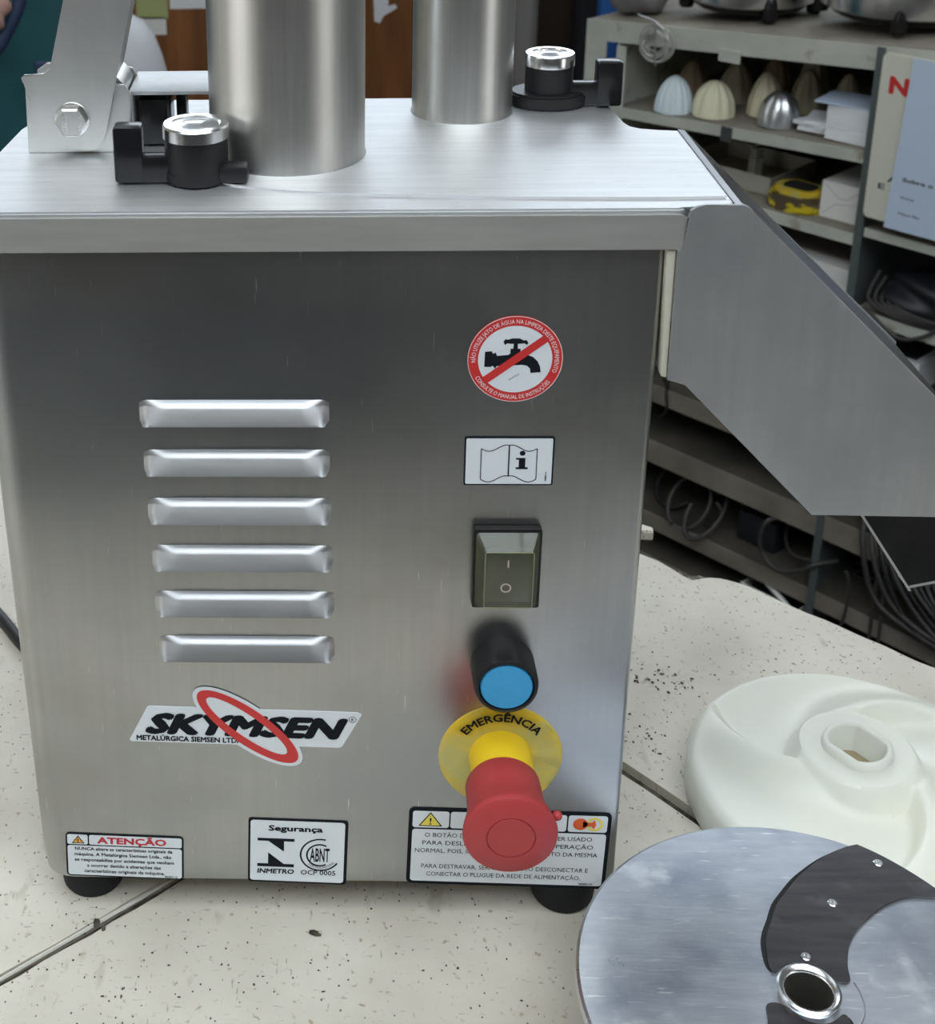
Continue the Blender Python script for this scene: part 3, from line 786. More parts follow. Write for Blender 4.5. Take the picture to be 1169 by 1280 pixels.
bm = NB(); put_text(bm, 'CISER', -.005, .005, -.0015, .0022, lambda u, v: (BX+v-.0022,   .0678, BZ+u), .0); put_text(bm, 'A2-70', -.004, .004, -.0012, .0018, lambda u, v: (BX+.0045-v,   .0678, BZ-u), 0); obj('bolt_marking', bm, STEEL_BRIGHT, bpy.data.objects['hex_bolt'], True)
# tunnel bracket: folded steel channel running back
bm = NB()
box(bm, (-.1545, .083, LT), (-.1528, .120, 1.3180), None, .0003); box(bm, (-.1545, .083, 1.3172), (-.112, .120, 1.3190), None, .0003)
obj('latch_channel', bm, STEEL_CHUTE, mac, True, 30)
bm = NB(); box(bm, (-.1515, .087, LT+.0009), (-.1365, .117, 1.3140), None, .002); box(bm, (-.1340, .100, LT+.0009), (-.1290, .112, 1.3165), None, .001); obj('latch_block', bm, BLACK2, mac, True, 30)
# clamp knobs
def clamp(cx, cy, r, zk, flip, lab, br, bh):
    bm = NB()
    z0 = ZT
    # base: rounded lobe with an ear on one side and the lever foot on the other
    s = flip
    pts = []
    for k in range(25):
        a = math.radians(90 + 180*0 + k*15)
        pts.append((cx+br*math.cos(a), cy+br*math.sin(a)*(.92 if flip > 0 else .80)))
    prism(bm, pts[:-1], z0, z0+bh, 'z', .0012)
    base = obj('clamp_base', bm, BLACK, mac, True, 35, lab)
    bm = NB()
    xa, xb = sorted((cx-s*.006, cx-s*.0365)); box(bm, (xa, cy-.0070, z0), (xb-.0002 if s < 0 else xb, cy+.0012, z0+.0125), None, .0014)
    xa, xb = sorted((cx-s*.0235, cx-s*.0365)); box(bm, (xa, cy-.0075, z0), (xb, cy+.0035, z0+(.0262 if s > 0 else .0235)), None, .0016)
    obj('lever', bm, BLACK2, base, True, 35)
    if flip > 0:
        bm = NB(); box(bm, (cx+.010, cy-.010, z0), (cx+.0235, cy+.001, z0+.0085), None, .0022); obj('ear', bm, BLACK, base, True, 35)
    bm = NB(); lathe(bm, [(0, z0), (r, z0), (r, zk-.006), (0, zk-.006)], 48, (cx, cy, 0)); obj('knob', bm, BLACK, base, True, 40)
    bm = NB(); lathe(bm, [(r*.9, zk-.0062), (r*1.045, zk-.0062), (r*1.045, zk-.0010), (r*1.0, zk), (r*.80, zk), (r*.74, zk-.0006), (r*.4, zk-.0004), (r*.3, zk+.0003), (0, zk+.0003)], 48, (cx, cy, 0)); obj('knob_cap', bm, STEEL_BRIGHT, base, True, 30, 'polished steel knob cap')
clamp(-.1195, .0385, .0142, 1.3170, 1, 'black clamp with a steel capped knob beside the wide tube', .0152, .0060)
clamp(.0537, .1520, .0122, 1.3182, -1, 'black clamp with a steel capped knob at the rear right', .0200, .0075)

# power lead behind the machine
bm = NB(); tube(bm, smooth_pts([(-.42, .41, TZ+.0042), (-.33, .305, TZ+.0042), (-.284, .2458, TZ+.0042), (-.262, .215, TZ+.0042), (-.235, .185, TZ+.0055), (-.215, .165, TZ+.012), (-.205, .1512, TZ+.030)], 6), .0042, 10)
obj('power_lead', bm, CABLE2, mac, True, 60)

# ================================================================== DISC AND EJECTOR PLATE
DC = (.1487, -.0905, .9525)
disc = thing('slicing_disc', 'scratched aluminium slicing disc with dark curved blades standing on its hub in front', 'disc', (DC[0], DC[1], TZ))
bm = NB(); zt = DC[2]
lathe(bm, [(.0128, zt), (.0300, zt), (.0990, zt), (.1003, zt-.0008), (.1006, zt-.002), (.1003, zt-.006), (.0990, zt-.0065), (.0180, zt-.0065)], 128, (DC[0], DC[1], 0))
bmesh.ops.remove_doubles(bm, verts=bm.verts, dist=1e-6)
obj('plate', bm, ALU, disc, True, 30)
bm = NB(); lathe(bm, [(.0128, zt), (.0136, zt+.0030), (.0126, zt+.0036), (.0108, zt+.0028), (.0100, zt+.0016), (.0099, zt+.0004), (.0100, TZ+.001), (.0110, TZ), (.0180, TZ), (.0180, zt-.006)], 64, (DC[0], DC[1], 0)); obj('hub', bm, STEEL_BRIGHT, disc, True, 40)
bm = NB(); lathe(bm, [(.00985, zt+.0006), (.00985, TZ+.001)], 64, (DC[0], DC[1], 0)); obj('bore', bm, steel('dull_bore_steel', (.30, .28, .25), (.38, .36, .32), (60, 60, 60), .45, .55), disc, True, 60)
BL = [(.1991, -.0027), (.2066, -.0083), (.2138, -.0149), (.2205, -.0222), (.2267, -.0301), (.2310, -.0370), (.225, -.0362), (.2175, -.0355), (.2098, -.0362), (.2010, -.0398), (.1938, -.0446), (.1868, -.0502), (.1806, -.0565), (.1758, -.0630), (.1725, -.0701), (.1702, -.0770), (.1692, -.0832), (.1665, -.0850), (.1635, -.0846), (.1608, -.0832), (.1583, -.0805), (.1560, -.0775), (.1529, -.0755), (.1487, -.0744), (.1442, -.0751), (.1405, -.0772), (.1376, -.0795), (.1350, -.0785), (.1340, -.0740), (.1352, -.0642), (.1378, -.0570), (.1416, -.0503), (.1465, -.0410), (.1528, -.0334), (.1605, -.0250), (.1687, -.0182), (.1770, -.0122), (.1855, -.0076), (.1930, -.0045)]
BLS = [(p.x, p.y) for p in smooth_pts([(a, b, 0) for a, b in BL], 3)]
for rot in (0, PI):
    M = Matrix.Translation((DC[0], DC[1], 0)) @ Matrix.Rotation(rot, 4, 'Z') @ Matrix.Translation((-DC[0], -DC[1], 0))
    cen = Vector((.178, -.045)) 
    bm = NB(); prism(bm, BLS, zt-.0005, zt+.0002, 'z'); bm.transform(M); gap = obj('blade_seat', bm, DARKIN, disc, True)
    pts = [(p[0]+.0020*min(1, max(0, (i-78)/8))*min(1, (len(BLS)-i)/14), p[1]-.0010*min(1, max(0, (i-78)/8))*min(1, (len(BLS)-i)/14)) for i, p in enumerate(BLS)]
    bm = NB(); prism(bm, pts, zt+.0002, zt+.0010, 'z', .00015); bm.transform(M); bl = obj('blade', bm, BLADE, disc, True, 30)
    for x, y in ((.2052, -.0150), (.1752, -.0403), (.1534, -.0715)):
        bm = NB(); lathe(bm, [(.0023, zt+.0009), (.0023, zt+.0013), (.0019, zt+.0016), (.0012, zt+.0016), (.0009, zt+.0012), (0, zt+.0012)], 20, (x, y, 0)); bm.transform(M); sc_ = obj('screw', bm, STEEL_BRIGHT, bl, True, 30)
# inner pressed sector edge engraved around the hub
bm = NB(); tube(bm, [(DC[0]+.0230*math.cos(a)*1.0, DC[1]+.0230*math.sin(a), zt+.0001) for a in [math.radians(x) for x in range(-60, 18, 4)]], .0005, 6); obj('pressed_ridge', bm, ALU_INNER, disc, True, 60)

EJ = (.2298, .0825)
ej = thing('ejector_plate', 'milky white plastic ejector disc with curved vanes lying behind the metal disc', 'disc', (EJ[0], EJ[1], TZ))
bm = NB(); NR, NT = 44, 192
R0 = .0150
RO = .0892
vanes = [math.radians(a) for a in (196, 316, 76)]
def ejz(r, th):
    # overall shallow dish
    z = .0240
    if r > .030:
        t = (r-.030)/(RO-.030)
        for v0 in vanes:
            # vane centre line curls with the radius
            a = (th - (v0 - 1.0*t) + PI) % (2*PI) - PI
            d = a*r
            if d <= 0: h = math.exp(-(d/.0060)**2)
            else: h = math.exp(-(d/.030)**2)
            z += .0150*h*(1-.45*t)*min(1, t*6+.35)*(1-t**5*.85)
    if r < .0375:
        k = max(0, min(1, (.0375-r)/.0075)); k = k*k*(3-2*k)
        z = z*(1-k) + .0400*k
    if r > RO-.006:
        k = (r-(RO-.006))/.006; z = z*(1-k*k)+ .0190*k*k
    return z
grid = []
for i in range(NR+1):
    r = R0+(RO-R0)*(i/NR)
    grid.append([bm.verts.new((EJ[0]+r*math.cos(2*PI*j/NT), EJ[1]+r*math.sin(2*PI*j/NT), TZ+ejz(r, 2*PI*j/NT))) for j in range(NT)])
low = [[bm.verts.new((EJ[0]+r*math.cos(2*PI*j/NT), EJ[1]+r*math.sin(2*PI*j/NT), TZ+z)) for j in range(NT)] for r, z in ((RO, .002), (RO-.001, .0), (RO-.006, 0), (RO-.007, .008), (.026, .008), (.024, 0), (R0, 0))]
allr = grid+low+[grid[0]]
for a, b in zip(allr, allr[1:]):
    for j in range(NT):
        k = (j+1) % NT
        bm.faces.new((a[j], a[k], b[k], b[j]))
obj('vaned_disc', bm, NYLON, ej, True, 50)
# raised collar around the keyed hole
def keyed(r, fl, n=48):
    out = []
    for i in range(n):
        a = 2*PI*i/n; u, v = r*math.cos(a), r*math.sin(a)
        u = max(-fl, min(fl, u)); c_, s_ = math.cos(.6), math.sin(.6)
        out.append((EJ[0]+u*c_-v*s_, EJ[1]+u*s_+v*c_))
    return out
bm = NB()
lv = [(keyed(.0190, .0172), .0398), (keyed(.0180, .0162), .0432), (keyed(.0168, .0146), .0440), (keyed(.0154, .0124), .0436), (keyed(.0148, .0118), .0426), (keyed(.0148, .0118), .0040), (keyed(.0140, .0110), .0030)]
R_ = [[bm.verts.new((x, y, TZ+z)) for x, y in P] for P, z in lv]
for a, b in zip(R_, R_[1:]):
    for i in range(48):
        j = (i+1) % 48; bm.faces.new((a[i], a[j], b[j], b[i]))
obj('hub_collar', bm, NYLON, ej, True, 50)
bm = NB(); prism(bm, keyed(.0146, .0116), TZ+.0240, TZ+.0260, 'z'); obj('hub_insert', bm, nmat('tan_insert', (.34, .28, .16), .6), ej, True)

# ================================================================== SHELVING (local x along the front, y into it)
ang = math.radians(-47.5)
qv = Vector((.73727734, .67559021, 0)); dv = Vector((.67559021, -.73727734, 0)); KK = 1.45506
def SW(s, k, z=0): return qv*(KK+k)+dv*s+Vector((0, 0, z))
S0, S1, SP = -1.046, .10, -.556
sh = thing('shelving_unit', 'dusty grey steel shelving unit standing behind the workbench', 'shelf', SW(0, 0, 0), ang)
DPT = .40
def ztop(s): return .967+.083*(s+.99)
def zs1(s): return .829+.052*(s+.99)
def shelf_board(s0, s1, z, lip, nm='shelf_board', sl=0.0):
    # old boards: a few hang slightly out of level
    def tilt(bm):
        for v in bm.verts: v.co.z += sl*(v.co.x+.99)
    bm = NB()
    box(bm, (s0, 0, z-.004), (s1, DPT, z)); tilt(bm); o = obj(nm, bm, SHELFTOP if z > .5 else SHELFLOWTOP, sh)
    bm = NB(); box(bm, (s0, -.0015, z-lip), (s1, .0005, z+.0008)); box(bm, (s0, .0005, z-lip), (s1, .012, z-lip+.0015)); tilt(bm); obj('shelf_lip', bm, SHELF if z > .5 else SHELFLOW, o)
shelf_board(S0, S1, .967, .033, sl=.083)
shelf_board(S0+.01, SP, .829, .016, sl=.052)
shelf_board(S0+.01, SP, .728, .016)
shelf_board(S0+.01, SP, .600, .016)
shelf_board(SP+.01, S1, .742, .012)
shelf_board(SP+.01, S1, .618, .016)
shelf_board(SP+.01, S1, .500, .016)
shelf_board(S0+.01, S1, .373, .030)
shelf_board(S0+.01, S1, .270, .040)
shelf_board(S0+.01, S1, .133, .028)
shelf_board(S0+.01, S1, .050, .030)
for s in (S0, S1-.04):
    for k in (0, DPT-.03):
        bm = NB(); box(bm, (s, k-.002, 0), (s+.040, k+.001, ztop(s))); box(bm, (s, k, 0), (s+.002, k+.035, ztop(s))); obj('post', bm, SHELF, sh)
bm = NB(); box(bm, (S0+.06, -.001, .797), (S0+.078, .001, .930)); box(bm, (S0+.062, .0, 0), (S0+.064, DPT, .94)); obj('side_panel', bm, SHELF, sh)
bm = NB(); box(bm, (SP-.004, -.003, 0), (SP+.008, .001, ztop(SP))); box(bm, (SP, .001, 0), (SP+.002, DPT, .98)); obj('divider', bm, nmat('grey_green_enamel', (.10, .115, .115), .5), sh)
bm = NB(); box(bm, (S0, DPT, 0), (S1, DPT+.002, .974)); obj('back_panel', bm, PANEL, sh)
bm = NB(); box(bm, (-.800, -.006, .940), (-.765, -.0025, .958)); obj('label_holder', bm, SHELF, sh)
bm = NB(); box(bm, (-.786, -.004, .818), (-.768, -.0018, .841)); obj('label_holder', bm, PANEL, sh)

# fluted citrus reamers
def reamer_bm(r, h, nfl, sharp, depth=.10):
    bm = NB(); n = nfl*8; rings = []
    lv = 16
    for i in range(lv):
        t = i/(lv-1)
        z = h*t
        rr = r*(1-t**sharp)**(1/1.6) if t < 1 else 0
        ring = []
        for j in range(n):
            a = 2*PI*j/n
            fl = 1-depth*(abs(math.cos(nfl*a/2))**3)*min(1, t*3+.25)*(1 if t < .9 else .4)
            ring.append(bm.verts.new((rr*fl*math.cos(a), rr*fl*math.sin(a), z)) if t < 1 else None)
        rings.append(ring)
    top = bm.verts.new((0, 0, h))
    for a, b in zip(rings, rings[1:]):
        for j in range(n):
            k = (j+1) % n
            if b[0] is None: bm.faces.new((a[j], a[k], top))
            else: bm.faces.new((a[j], a[k], b[k], b[j]))
    bm.faces.new(rings[0][::-1])
    return bm
for s, k, r, h, nf, shp, m, lab in (
    (-.885, .042, .0300, .057, 14, 2.2, R_WHITE, 'bluish white fluted citrus reamer, leftmost on the shelf'),
    (-.824, .058, .0325, .055, 10, 2.6, R_CREAM, 'squat cream yellow fluted citrus reamer in the front row'),
    (-.765, .105, .0270, .068, 8, 1.9, R_TALL, 'tall ivory pointed citrus reamer beside the metal one'),
    (-.718, .067, .0310, .053, 8, 2.6, R_ALU, 'polished aluminium citrus reamer at the shelf front'),
    (-.728, .160, .0270, .066, 8, 2.1, R_OLIVE, 'olive beige citrus reamer behind the aluminium one'),
    (-.668, .168, .0225, .066, 8, 1.8, R_OLIVE, 'olive beige pointed citrus reamer nearest the paper stack'),
    (-.912, .130, .0270, .062, 8, 2.0, R_BROWN, 'brown citrus reamer behind the bluish white one'),
    (-.848, .155, .0290, .062, 8, 2.3, R_OLIVE, 'olive beige citrus reamer behind the squat cream one'),
    (-.815, .215, .0260, .064, 8, 2.2, R_BROWN, 'brown citrus reamer deep between the cream and ivory ones'),
    (-.765, .240, .0250, .080, 8, 1.7, R_OLIVE, 'tall pointed citrus reamer at the back behind the ivory one')):
    single('citrus_reamer', reamer_bm(r, h, nf, shp), m, lab, 'juicer cone', SW(s-.008, k-.014, zs1(s)+.0020), random.uniform(0, 1), 'citrus reamers on the shelf', 50)

# papers on the shelf
for i in range(6):
    bm = NB(); h = .0085
    box(bm, (-.036, -.028, 0), (.036, .050, h), Matrix.Rotation(random.uniform(-.06, .06), 4, 'Z'), .0008)
    single('paper_pad', bm, PAPER, ('white paper pad lowest in the stack by the shelf divider', 'white paper pad second from the bottom of its stack', 'white paper pad third from the bottom of its stack', 'white paper pad fourth from the bottom of its stack', 'white paper pad fifth from the bottom of its stack', 'white paper pad topmost of the stack under the card')[i], 'paper', SW(-.598, .048, (zs1(-.60)+.002)+i*.0087), ang, 'paper pads in a stack')
bm = NB(); box(bm, (-.048, -.03, 0), (.036, .04, .0025), Matrix.Rotation(.12, 4, 'Z')); single('printed_card', bm, BLUEP, 'pale blue card lying on top of the paper stack', 'card', SW(-.606, .048, (zs1(-.60)+.002)+6*.0087+.0002), ang)
for i, (a, s, lab) in enumerate(((.1, -.655, 'loose white sheets lowest in front of the aluminium reamer'), (-.2, -.660, 'loose white sheets in the middle beside the aluminium reamer'), (.3, -.652, 'loose white sheets topmost beside the aluminium reamer'))):
    bm = NB(); box(bm, (-.030, -.030, 0), (.026, .035, .0055), Matrix.Rotation(a, 4, 'Z'), .0006); single('loose_sheets', bm, PAPER, lab, 'paper', SW(s-.0, .062, (zs1(-.60)+.002)+i*.0057), ang, 'loose sheets on the shelf')

# second shelf: tray, spindle, wrapped roll, carton
t = thing('plastic_tray', 'shallow beige plastic tray behind the yellow wrapped roll', 'tray', SW(-.80, .10, .7282), ang)
bm = NB(); box(bm, (-.085, -.05, 0), (.075, .08, .003)); obj('tray_bottom', bm, R_OLIVE, t)
bm = NB(); box(bm, (-.085, -.05, 0), (.075, -.047, .03)); box(bm, (-.085, .077, 0), (.075, .08, .03)); box(bm, (-.085, -.05, 0), (-.082, .08, .03)); box(bm, (.072, -.05, 0), (.075, .08, .03)); obj('tray_rim', bm, nmat('beige_tray', (.36, .35, .30), .5), t)
t = thing('steel_spindle', 'small upright steel spindle with a nut standing in the beige tray', 'spindle', SW(-.795, .118, .7313), ang)
bm = NB(); lathe(bm, [(0, 0), (.012, 0), (.012, .030), (.0085, .032), (.0085, .045), (0, .045)], 6); obj('nut', bm, SHELF, t)
bm = NB(); lathe(bm, [(.0030, .045), (.0030, .068), (.0012, .082), (0, .082)], 12); obj('shaft', bm, STEEL_BRIGHT, t, smooth=40)
t = thing('wrapped_roll', 'brown roll in shiny yellow film at the shelf edge', 'package', SW(-.676, .042, .7282), ang)
bm = NB(); prism(bm, rrect(-.040, .040, -.030, .032, .020, 6), 0, .024, 'z', .005); obj('roll', bm, TINMAT, t, smooth=50)
bm = NB(); prism(bm, rrect(-.034, .036, -.024, .028, .018, 6), .0238, .033, 'z', .003); obj('film_top', bm, YELFILM, t, smooth=50)
bm = NB(); prism(bm, rrect(-.022, .026, -.014, .020, .012, 6), .033, .0345, 'z'); obj('roll_core', bm, DARKIN, t)
t = thing('carton', 'white carton with folded end flaps beside the shelf divider', 'box', SW(-.601, .035, .7282), ang)
bm = NB(); box(bm, (-.034, -.002, 0), (.032, .10, .056), None, .001); obj('carton_body', bm, CARD, t)
bm = NB()
for a, b in (((-.033, .054), (-.006, .034)), ((.031, .054), (.006, .034)), ((-.006, .034), (.006, .034)), ((-.033, .002), (-.010, .024)), ((-.010, .024), (.031, .030))):
    tube(bm, [(a[0], -.0021, a[1]), (b[0], -.0021, b[1])], .0005, 4)
obj('flap_seam', bm, SHELF, t)
t = thing('carton', 'white carton with an open brown top on the shelf below', 'box', SW(-.622, .045, .6002), ang)
bm = NB(); box(bm, (-.068, -.02, 0), (.052, .12, .060), None, .001); obj('carton_body', bm, CARD, t)
bm = NB(); box(bm, (-.066, .01, .060), (.050, .12, .063), None, .001); obj('carton_top', bm, nmat('dusty_cardboard', (.20, .18, .16), .9), t)

# sign boards
t = thing('sign_board', 'cream board with a red letter hung on the right shelf bay', 'sign', SW(-.547, -.006, .763), ang)
bm = NB(); prism(bm, rrect(0, .33, 0, .236, .008, 4), -.004, 0, 'y'); obj('board', bm, CREAMP, t)
bm = NB(); put_text(bm, 'NÃO', .0135, .098, .181, .0250, lambda u, v: (u, -.0045, v), .05); obj('red_lettering', bm, RED_INK, t)
bm = NB(); put_text(bm, 'A VENDA', .0285, .115, .058, .0085, lambda u, v: (u, -.0045, v), .02); obj('lettering', bm, GREY_INK, t); bm = NB(); put_text(bm, 'E APARELHOS', .0165, .160, .0455, .0085, lambda u, v: (u, -.0045, v), .02)
obj('lettering', bm, GREY_INK, t)
t = thing('notice_sheet', 'bluish white printed notice taped over the cream board', 'paper', SW(-.511, -.0135, .757), ang)
bm = NB(); prism(bm, [(-.002, 0), (.21, 0), (.21, .245), (.008, .242)], -.001, 0, 'y'); obj('sheet', bm, BLUEP, t)
bm = NB(); ff = lambda u, v: (u, -.0013, v)
put_text(bm, 'Sobre o valor', .0155, .090, .071, .0060, ff, .04); put_text(bm, 'Nome:', .0160, .0360, .0465, .0040, ff, .02); put_text(bm, 'Chave Pix:', .0155, .0460, .0235, .0040, ff, .02)
obj('lettering', bm, GREY_INK, t)

# round appliances on top of the unit
def appliance(s, k, r, lab, feet_at):
    t = thing('round_appliance', lab, 'appliance', SW(s, k, ztop(s)+.0005+.083*(r+.013)), ang, 'round steel appliances on top of the shelving')
    bm = NB(); lathe(bm, [(0, .006), (r*.80, .006), (r*.86, .010), (r*.88, .016), (r*.84, .017), (0, .017)], 64); obj('foot_ring', bm, BLACK2, t, smooth=40)
    bm = NB(); lathe(bm, [(r*.93, .017), (r, .021), (r*1.01, .036), (r*.99, .13), (r*.90, .16), (0, .165)], 72); obj('steel_drum', bm, STEEL_BRIGHT, t, smooth=40)
    for a in feet_at:
        a = math.radians(a)
        bm = NB(); lathe(bm, [(0, 0), (.0095, 0), (.0120, .006), (.0100, .028), (.004, .046), (0, .048)], 18, (r*1.0*math.cos(a), r*.93*math.sin(a), 0)); obj('foot', bm, BLACK2, t, smooth=50)
appliance(-.843, .135, .096, 'round stainless appliance on black feet, left one on the shelving', (215, 318, 30, 120))
appliance(-.606, .155, .116, 'round stainless appliance on black feet, right one on the shelving', (200, 292, 350, 90))
# coil of wire with a rod
t = thing('wire_coil', 'coil of clear wire with a metal rod hung on the shelf edge', 'wire', SW(-.905, -.012, .951), ang)
bm = NB()
for i in range(9):
    r = .0165+.0016*i+random.uniform(-.0012, .0012); cx, cz = random.uniform(-.002, .002), random.uniform(-.002, .002); e = random.uniform(.9, 1.08)
    tube(bm, [(cx+r*e*math.cos(a), -.004-random.uniform(0, .003)+.003*math.sin(2*a+i), cz+r*math.sin(a)) for a in [2*PI*j/36 for j in range(36)]], .0011, 6, True)
obj('coil', bm, nmat('clear_wire', (.50, .50, .47), .25, .3), t, smooth=60)
bm = NB(); tube(bm, [(.002, -.011, .034), (.008, -.012, -.034)], .0014, 8); tube(bm, [(-.030, -.011, .040), (.002, -.011, .034), (.018, -.009, .024)], .0012, 8); obj('rod', bm, STEEL_BRIGHT, t, smooth=60)
# grey bag on the far end
def blob(rx, ry, rz, seed, amp=.12, sub=4, zf=0):
    r0 = random.Random(seed); bm = NB(); bmesh.ops.create_icosphere(bm, subdivisions=sub, radius=1)
    ph = [(r0.uniform(2, 6), r0.uniform(2, 6), r0.uniform(2, 6), r0.uniform(0, 6)) for _ in range(6)]
    for v in bm.verts:
        d = v.co.normalized(); k = 1+sum(amp/3*math.sin(a*d.x+b*d.y+c*d.z+e) for a, b, c, e in ph)
        v.co = Vector((d.x*rx*k, d.y*ry*k, max(-rz*.8, d.z*rz*k)+rz*.8))
    return bm
single('plastic_bag', blob(.054, .06, .06, 4), GREYB, 'crumpled grey plastic bag on the far end of the shelving', 'bag', SW(-1.004, .075, ztop(-.93)), ang, None, 60)

# cables and adapters on the lower shelves
def cable(name_lab, pts, r=.0035, m=CABLE, loc=None):
    bm = NB(); tube(bm, smooth_pts(pts, 7), r, 8)
    single('power_cable', bm, m, name_lab, 'cable', SW(0, 0, 0), ang, 'power cables heaped on the lower shelves', 60)
def strand(t, pts, r=.0035, m=CABLE):
    o0, o1, o2 = t['o']
    bm = NB(); tube(bm, smooth_pts([(a-o0, b-o1, c-o2) for a, b, c in pts], 7), r, 8); obj('strand', bm, m, t, smooth=60)
def heap(name, lab, s, k, z):
    t = thing(name, lab, 'cable', SW(s, k, z), ang); t['o'] = (s, k, z); return t
def loop(s, k, z, rs, rz, n=14, a0=0, a1=360, tilt=0.02, w=0.0):
    return [(s+rs*math.cos(math.radians(a0+(a1-a0)*i/n)), k+tilt*math.sin(math.radians(a0+(a1-a0)*i/n))+w*i/n, z+rz*math.sin(math.radians(a0+(a1-a0)*i/n))) for i in range(n+1)]
Zb = .134
hp = heap('cable_heap', 'heap of looped grey and black cables on the low shelf right of the machine', -.80, .02, .134)
strand(hp, loop(-.795, .02, Zb+.040, .035, .038, 16, -60, 250, .03), .0038)
strand(hp, loop(-.760, .015, Zb+.042, .028, .036, 14, -180, 60, .04), .0035)
strand(hp, [(-.790, .06, Zb+.006), (-.765, .03, Zb+.005), (-.742, .02, Zb+.02), (-.735, .02, Zb+.05), (-.745, .02, Zb+.062)], .0030)
strand(hp, loop(-.845, .06, Zb+.035, .035, .030, 16, 0, 330, .03), .0040, CABLE2)
cable('thick grey cable hanging in a wide loop left of the divider', [(-.610, .06, .205), (-.632, -.006, .228), (-.642, -.016, .195), (-.632, -.017, .165), (-.603, -.017, .152), (-.572, -.016, .166), (-.552, -.012, .185), (-.53, .02, .19)], .0036)
cable('grey cable arcing behind the thick loop left of the divider', [(-.640, .07, .200), (-.628, .04, .175), (-.600, .02, .165), (-.56, .03, .170)], .0028)
cable('dark cable on the shelf top near the seal strip', [(-.865, .02, .378), (-.850, .01, .379), (-.835, -.014, .375), (-.832, -.014, .345), (-.845, -.013, .325)], .0024, CABLE2)
tg = heap('cable_tangle', 'large tangle of grey and black cables spilling over the right bay of the shelving', -.45, .02, .27)
for i in range(9):
    s0 = -.50+.012*i; a = random.uniform(-.01, .01)
    strand(tg, [(s0-.03, .09, .30+a), (s0, .03, .31-.004*i), (s0+.02+.004*i, -.012, .26-.006*i), (s0+.05+.012*i, -.016, .19-.004*i+a), (s0+.11+.014*i, -.018, .165-.006*i+a), (s0+.20+.01*i, -.016, .150+a)], random.choice((.0036, .0042, .003)), CABLE if i in (0, 1, 3, 5, 7) else CABLE2)
strand(tg, [(-.452, -.010, .255), (-.450, -.014, .15), (-.448, -.014, .03)], .0030)
strand(tg, [(-.440, -.010, .250), (-.436, -.014, .15), (-.433, -.014, .03)], .0026)
strand(tg, [(-.510, .02, .170), (-.500, -.012, .200), (-.494, -.014, .195), (-.490, -.014, .15), (-.495, -.014, .10)], .0024)
for s, k, z, rs, lab in ((-.520, .10, .133, .030, 'black cable coil just right of the divider on the low shelf'), (-.430, .05, .270, .045, 'large black cable coil in the right bay'), (-.34, .05, .133, .055, 'grey cable coil on the low shelf at the right')):
    bm = NB(); tube(bm, smooth_pts([(rs*(1-.12*(i//14))*math.cos(i*2*PI/14), rs*.8*math.sin(i*2*PI/14), .006+.0045*(i//4)*.5+.006*math.sin(i)) for i in range(42)], 3), .0036, 8)
    o = single('cable_coil', bm, CABLE2 if 'black' in lab else CABLE, lab, 'cable', SW(s, k, z+.0012), ang, 'coiled cables on the lower shelves', 60)
bm = NB(); box(bm, (-.035, -.015, 0), (.035, .04, .055), None, .004); single('power_adapter', bm, SLATE, 'dark blocky power adapter left of the divider behind a cable', 'adapter', SW(-.680, .055, .1342), ang, None, 30)
bm = NB(); box(bm, (-.032, -.012, 0), (.030, .04, .040), None, .003); single('power_adapter', bm, SLATE, 'dark box at the front of the shelf above the cables', 'adapter', SW(-.665, .02, .3735), ang, None, 30)
bm = NB(); box(bm, (-.030, -.015, 0), (.030, .03, .024), None, .003); single('power_adapter', bm, GREYC, 'grey flat adapter among the cables right of the divider', 'adapter', SW(-.470, .11, .1342), ang, None, 30)
t = thing('open_tub', 'white plastic tub with a raised curved rim on the bottom shelf', 'tub', SW(-.622, .030, .0508), ang)
bm = NB(); box(bm, (-.055, -.03, 0), (.050, .06, .003)); box(bm, (-.055, -.03, 0), (.050, -.027, .034)); box(bm, (-.055, .057, 0), (.050, .06, .032)); box(bm, (-.055, -.03, 0), (-.052, .06, .032)); box(bm, (.047, -.03, 0), (.050, .06, .032)); obj('tub_walls', bm, CARD, t)
bm = NB(); tube(bm, smooth_pts([(-.050, .01, .036), (-.040, -.015, .060), (-.010, -.024, .052), (.020, -.028, .038), (.045, -.028, .020)], 5), .0045, 8); obj('tub_rim', bm, CARD, t, smooth=60)
bm = NB(); box(bm, (-.048, -.024, .003), (.044, .054, .026), None, .004); obj('contents', bm, BLACKT, t)
# right bay: wrapped cables in a dark bundle, white cartons
t = thing('cable_bundle', 'dark plastic bundle of cables on the right bay shelf', 'cable', SW(-.470, .06, .6185), ang)
obj('bag', blob(.062, .05, .034, 9, .2), BLACKT, t, smooth=60)
bm = NB()
for i in range(5): tube(bm, smooth_pts([(-.065+.01*i, -.02, .05-.006*i), (-.06+.01*i, -.055, .02), (-.02+.012*i, -.064, .008+.002*i), (.04+.006*i, -.060, .006+.003*i), (.08, -.05, .02)], 6), .0028, 8)
obj('strand', bm, CABLE, t, smooth=60)
cable('grey cable drooping over the lip of the right bay shelf', [(-.530, -.006, .628), (-.500, -.010, .612), (-.470, -.012, .600), (-.440, -.012, .612), (-.42, -.008, .630)], .0030)
t = thing('carton', 'small white carton with a dark window in the right bay', 'box', SW(-.500, .06, .5002), ang)
bm = NB(); box(bm, (-.05, -.03, 0), (.045, .05, .050), None, .001); obj('carton_body', bm, PAPER, t)
bm = NB(); box(bm, (-.040, -.02, .050), (.035, .04, .0512)); obj('window_patch', bm, SLATE, t)

del hp['o'], tg['o']
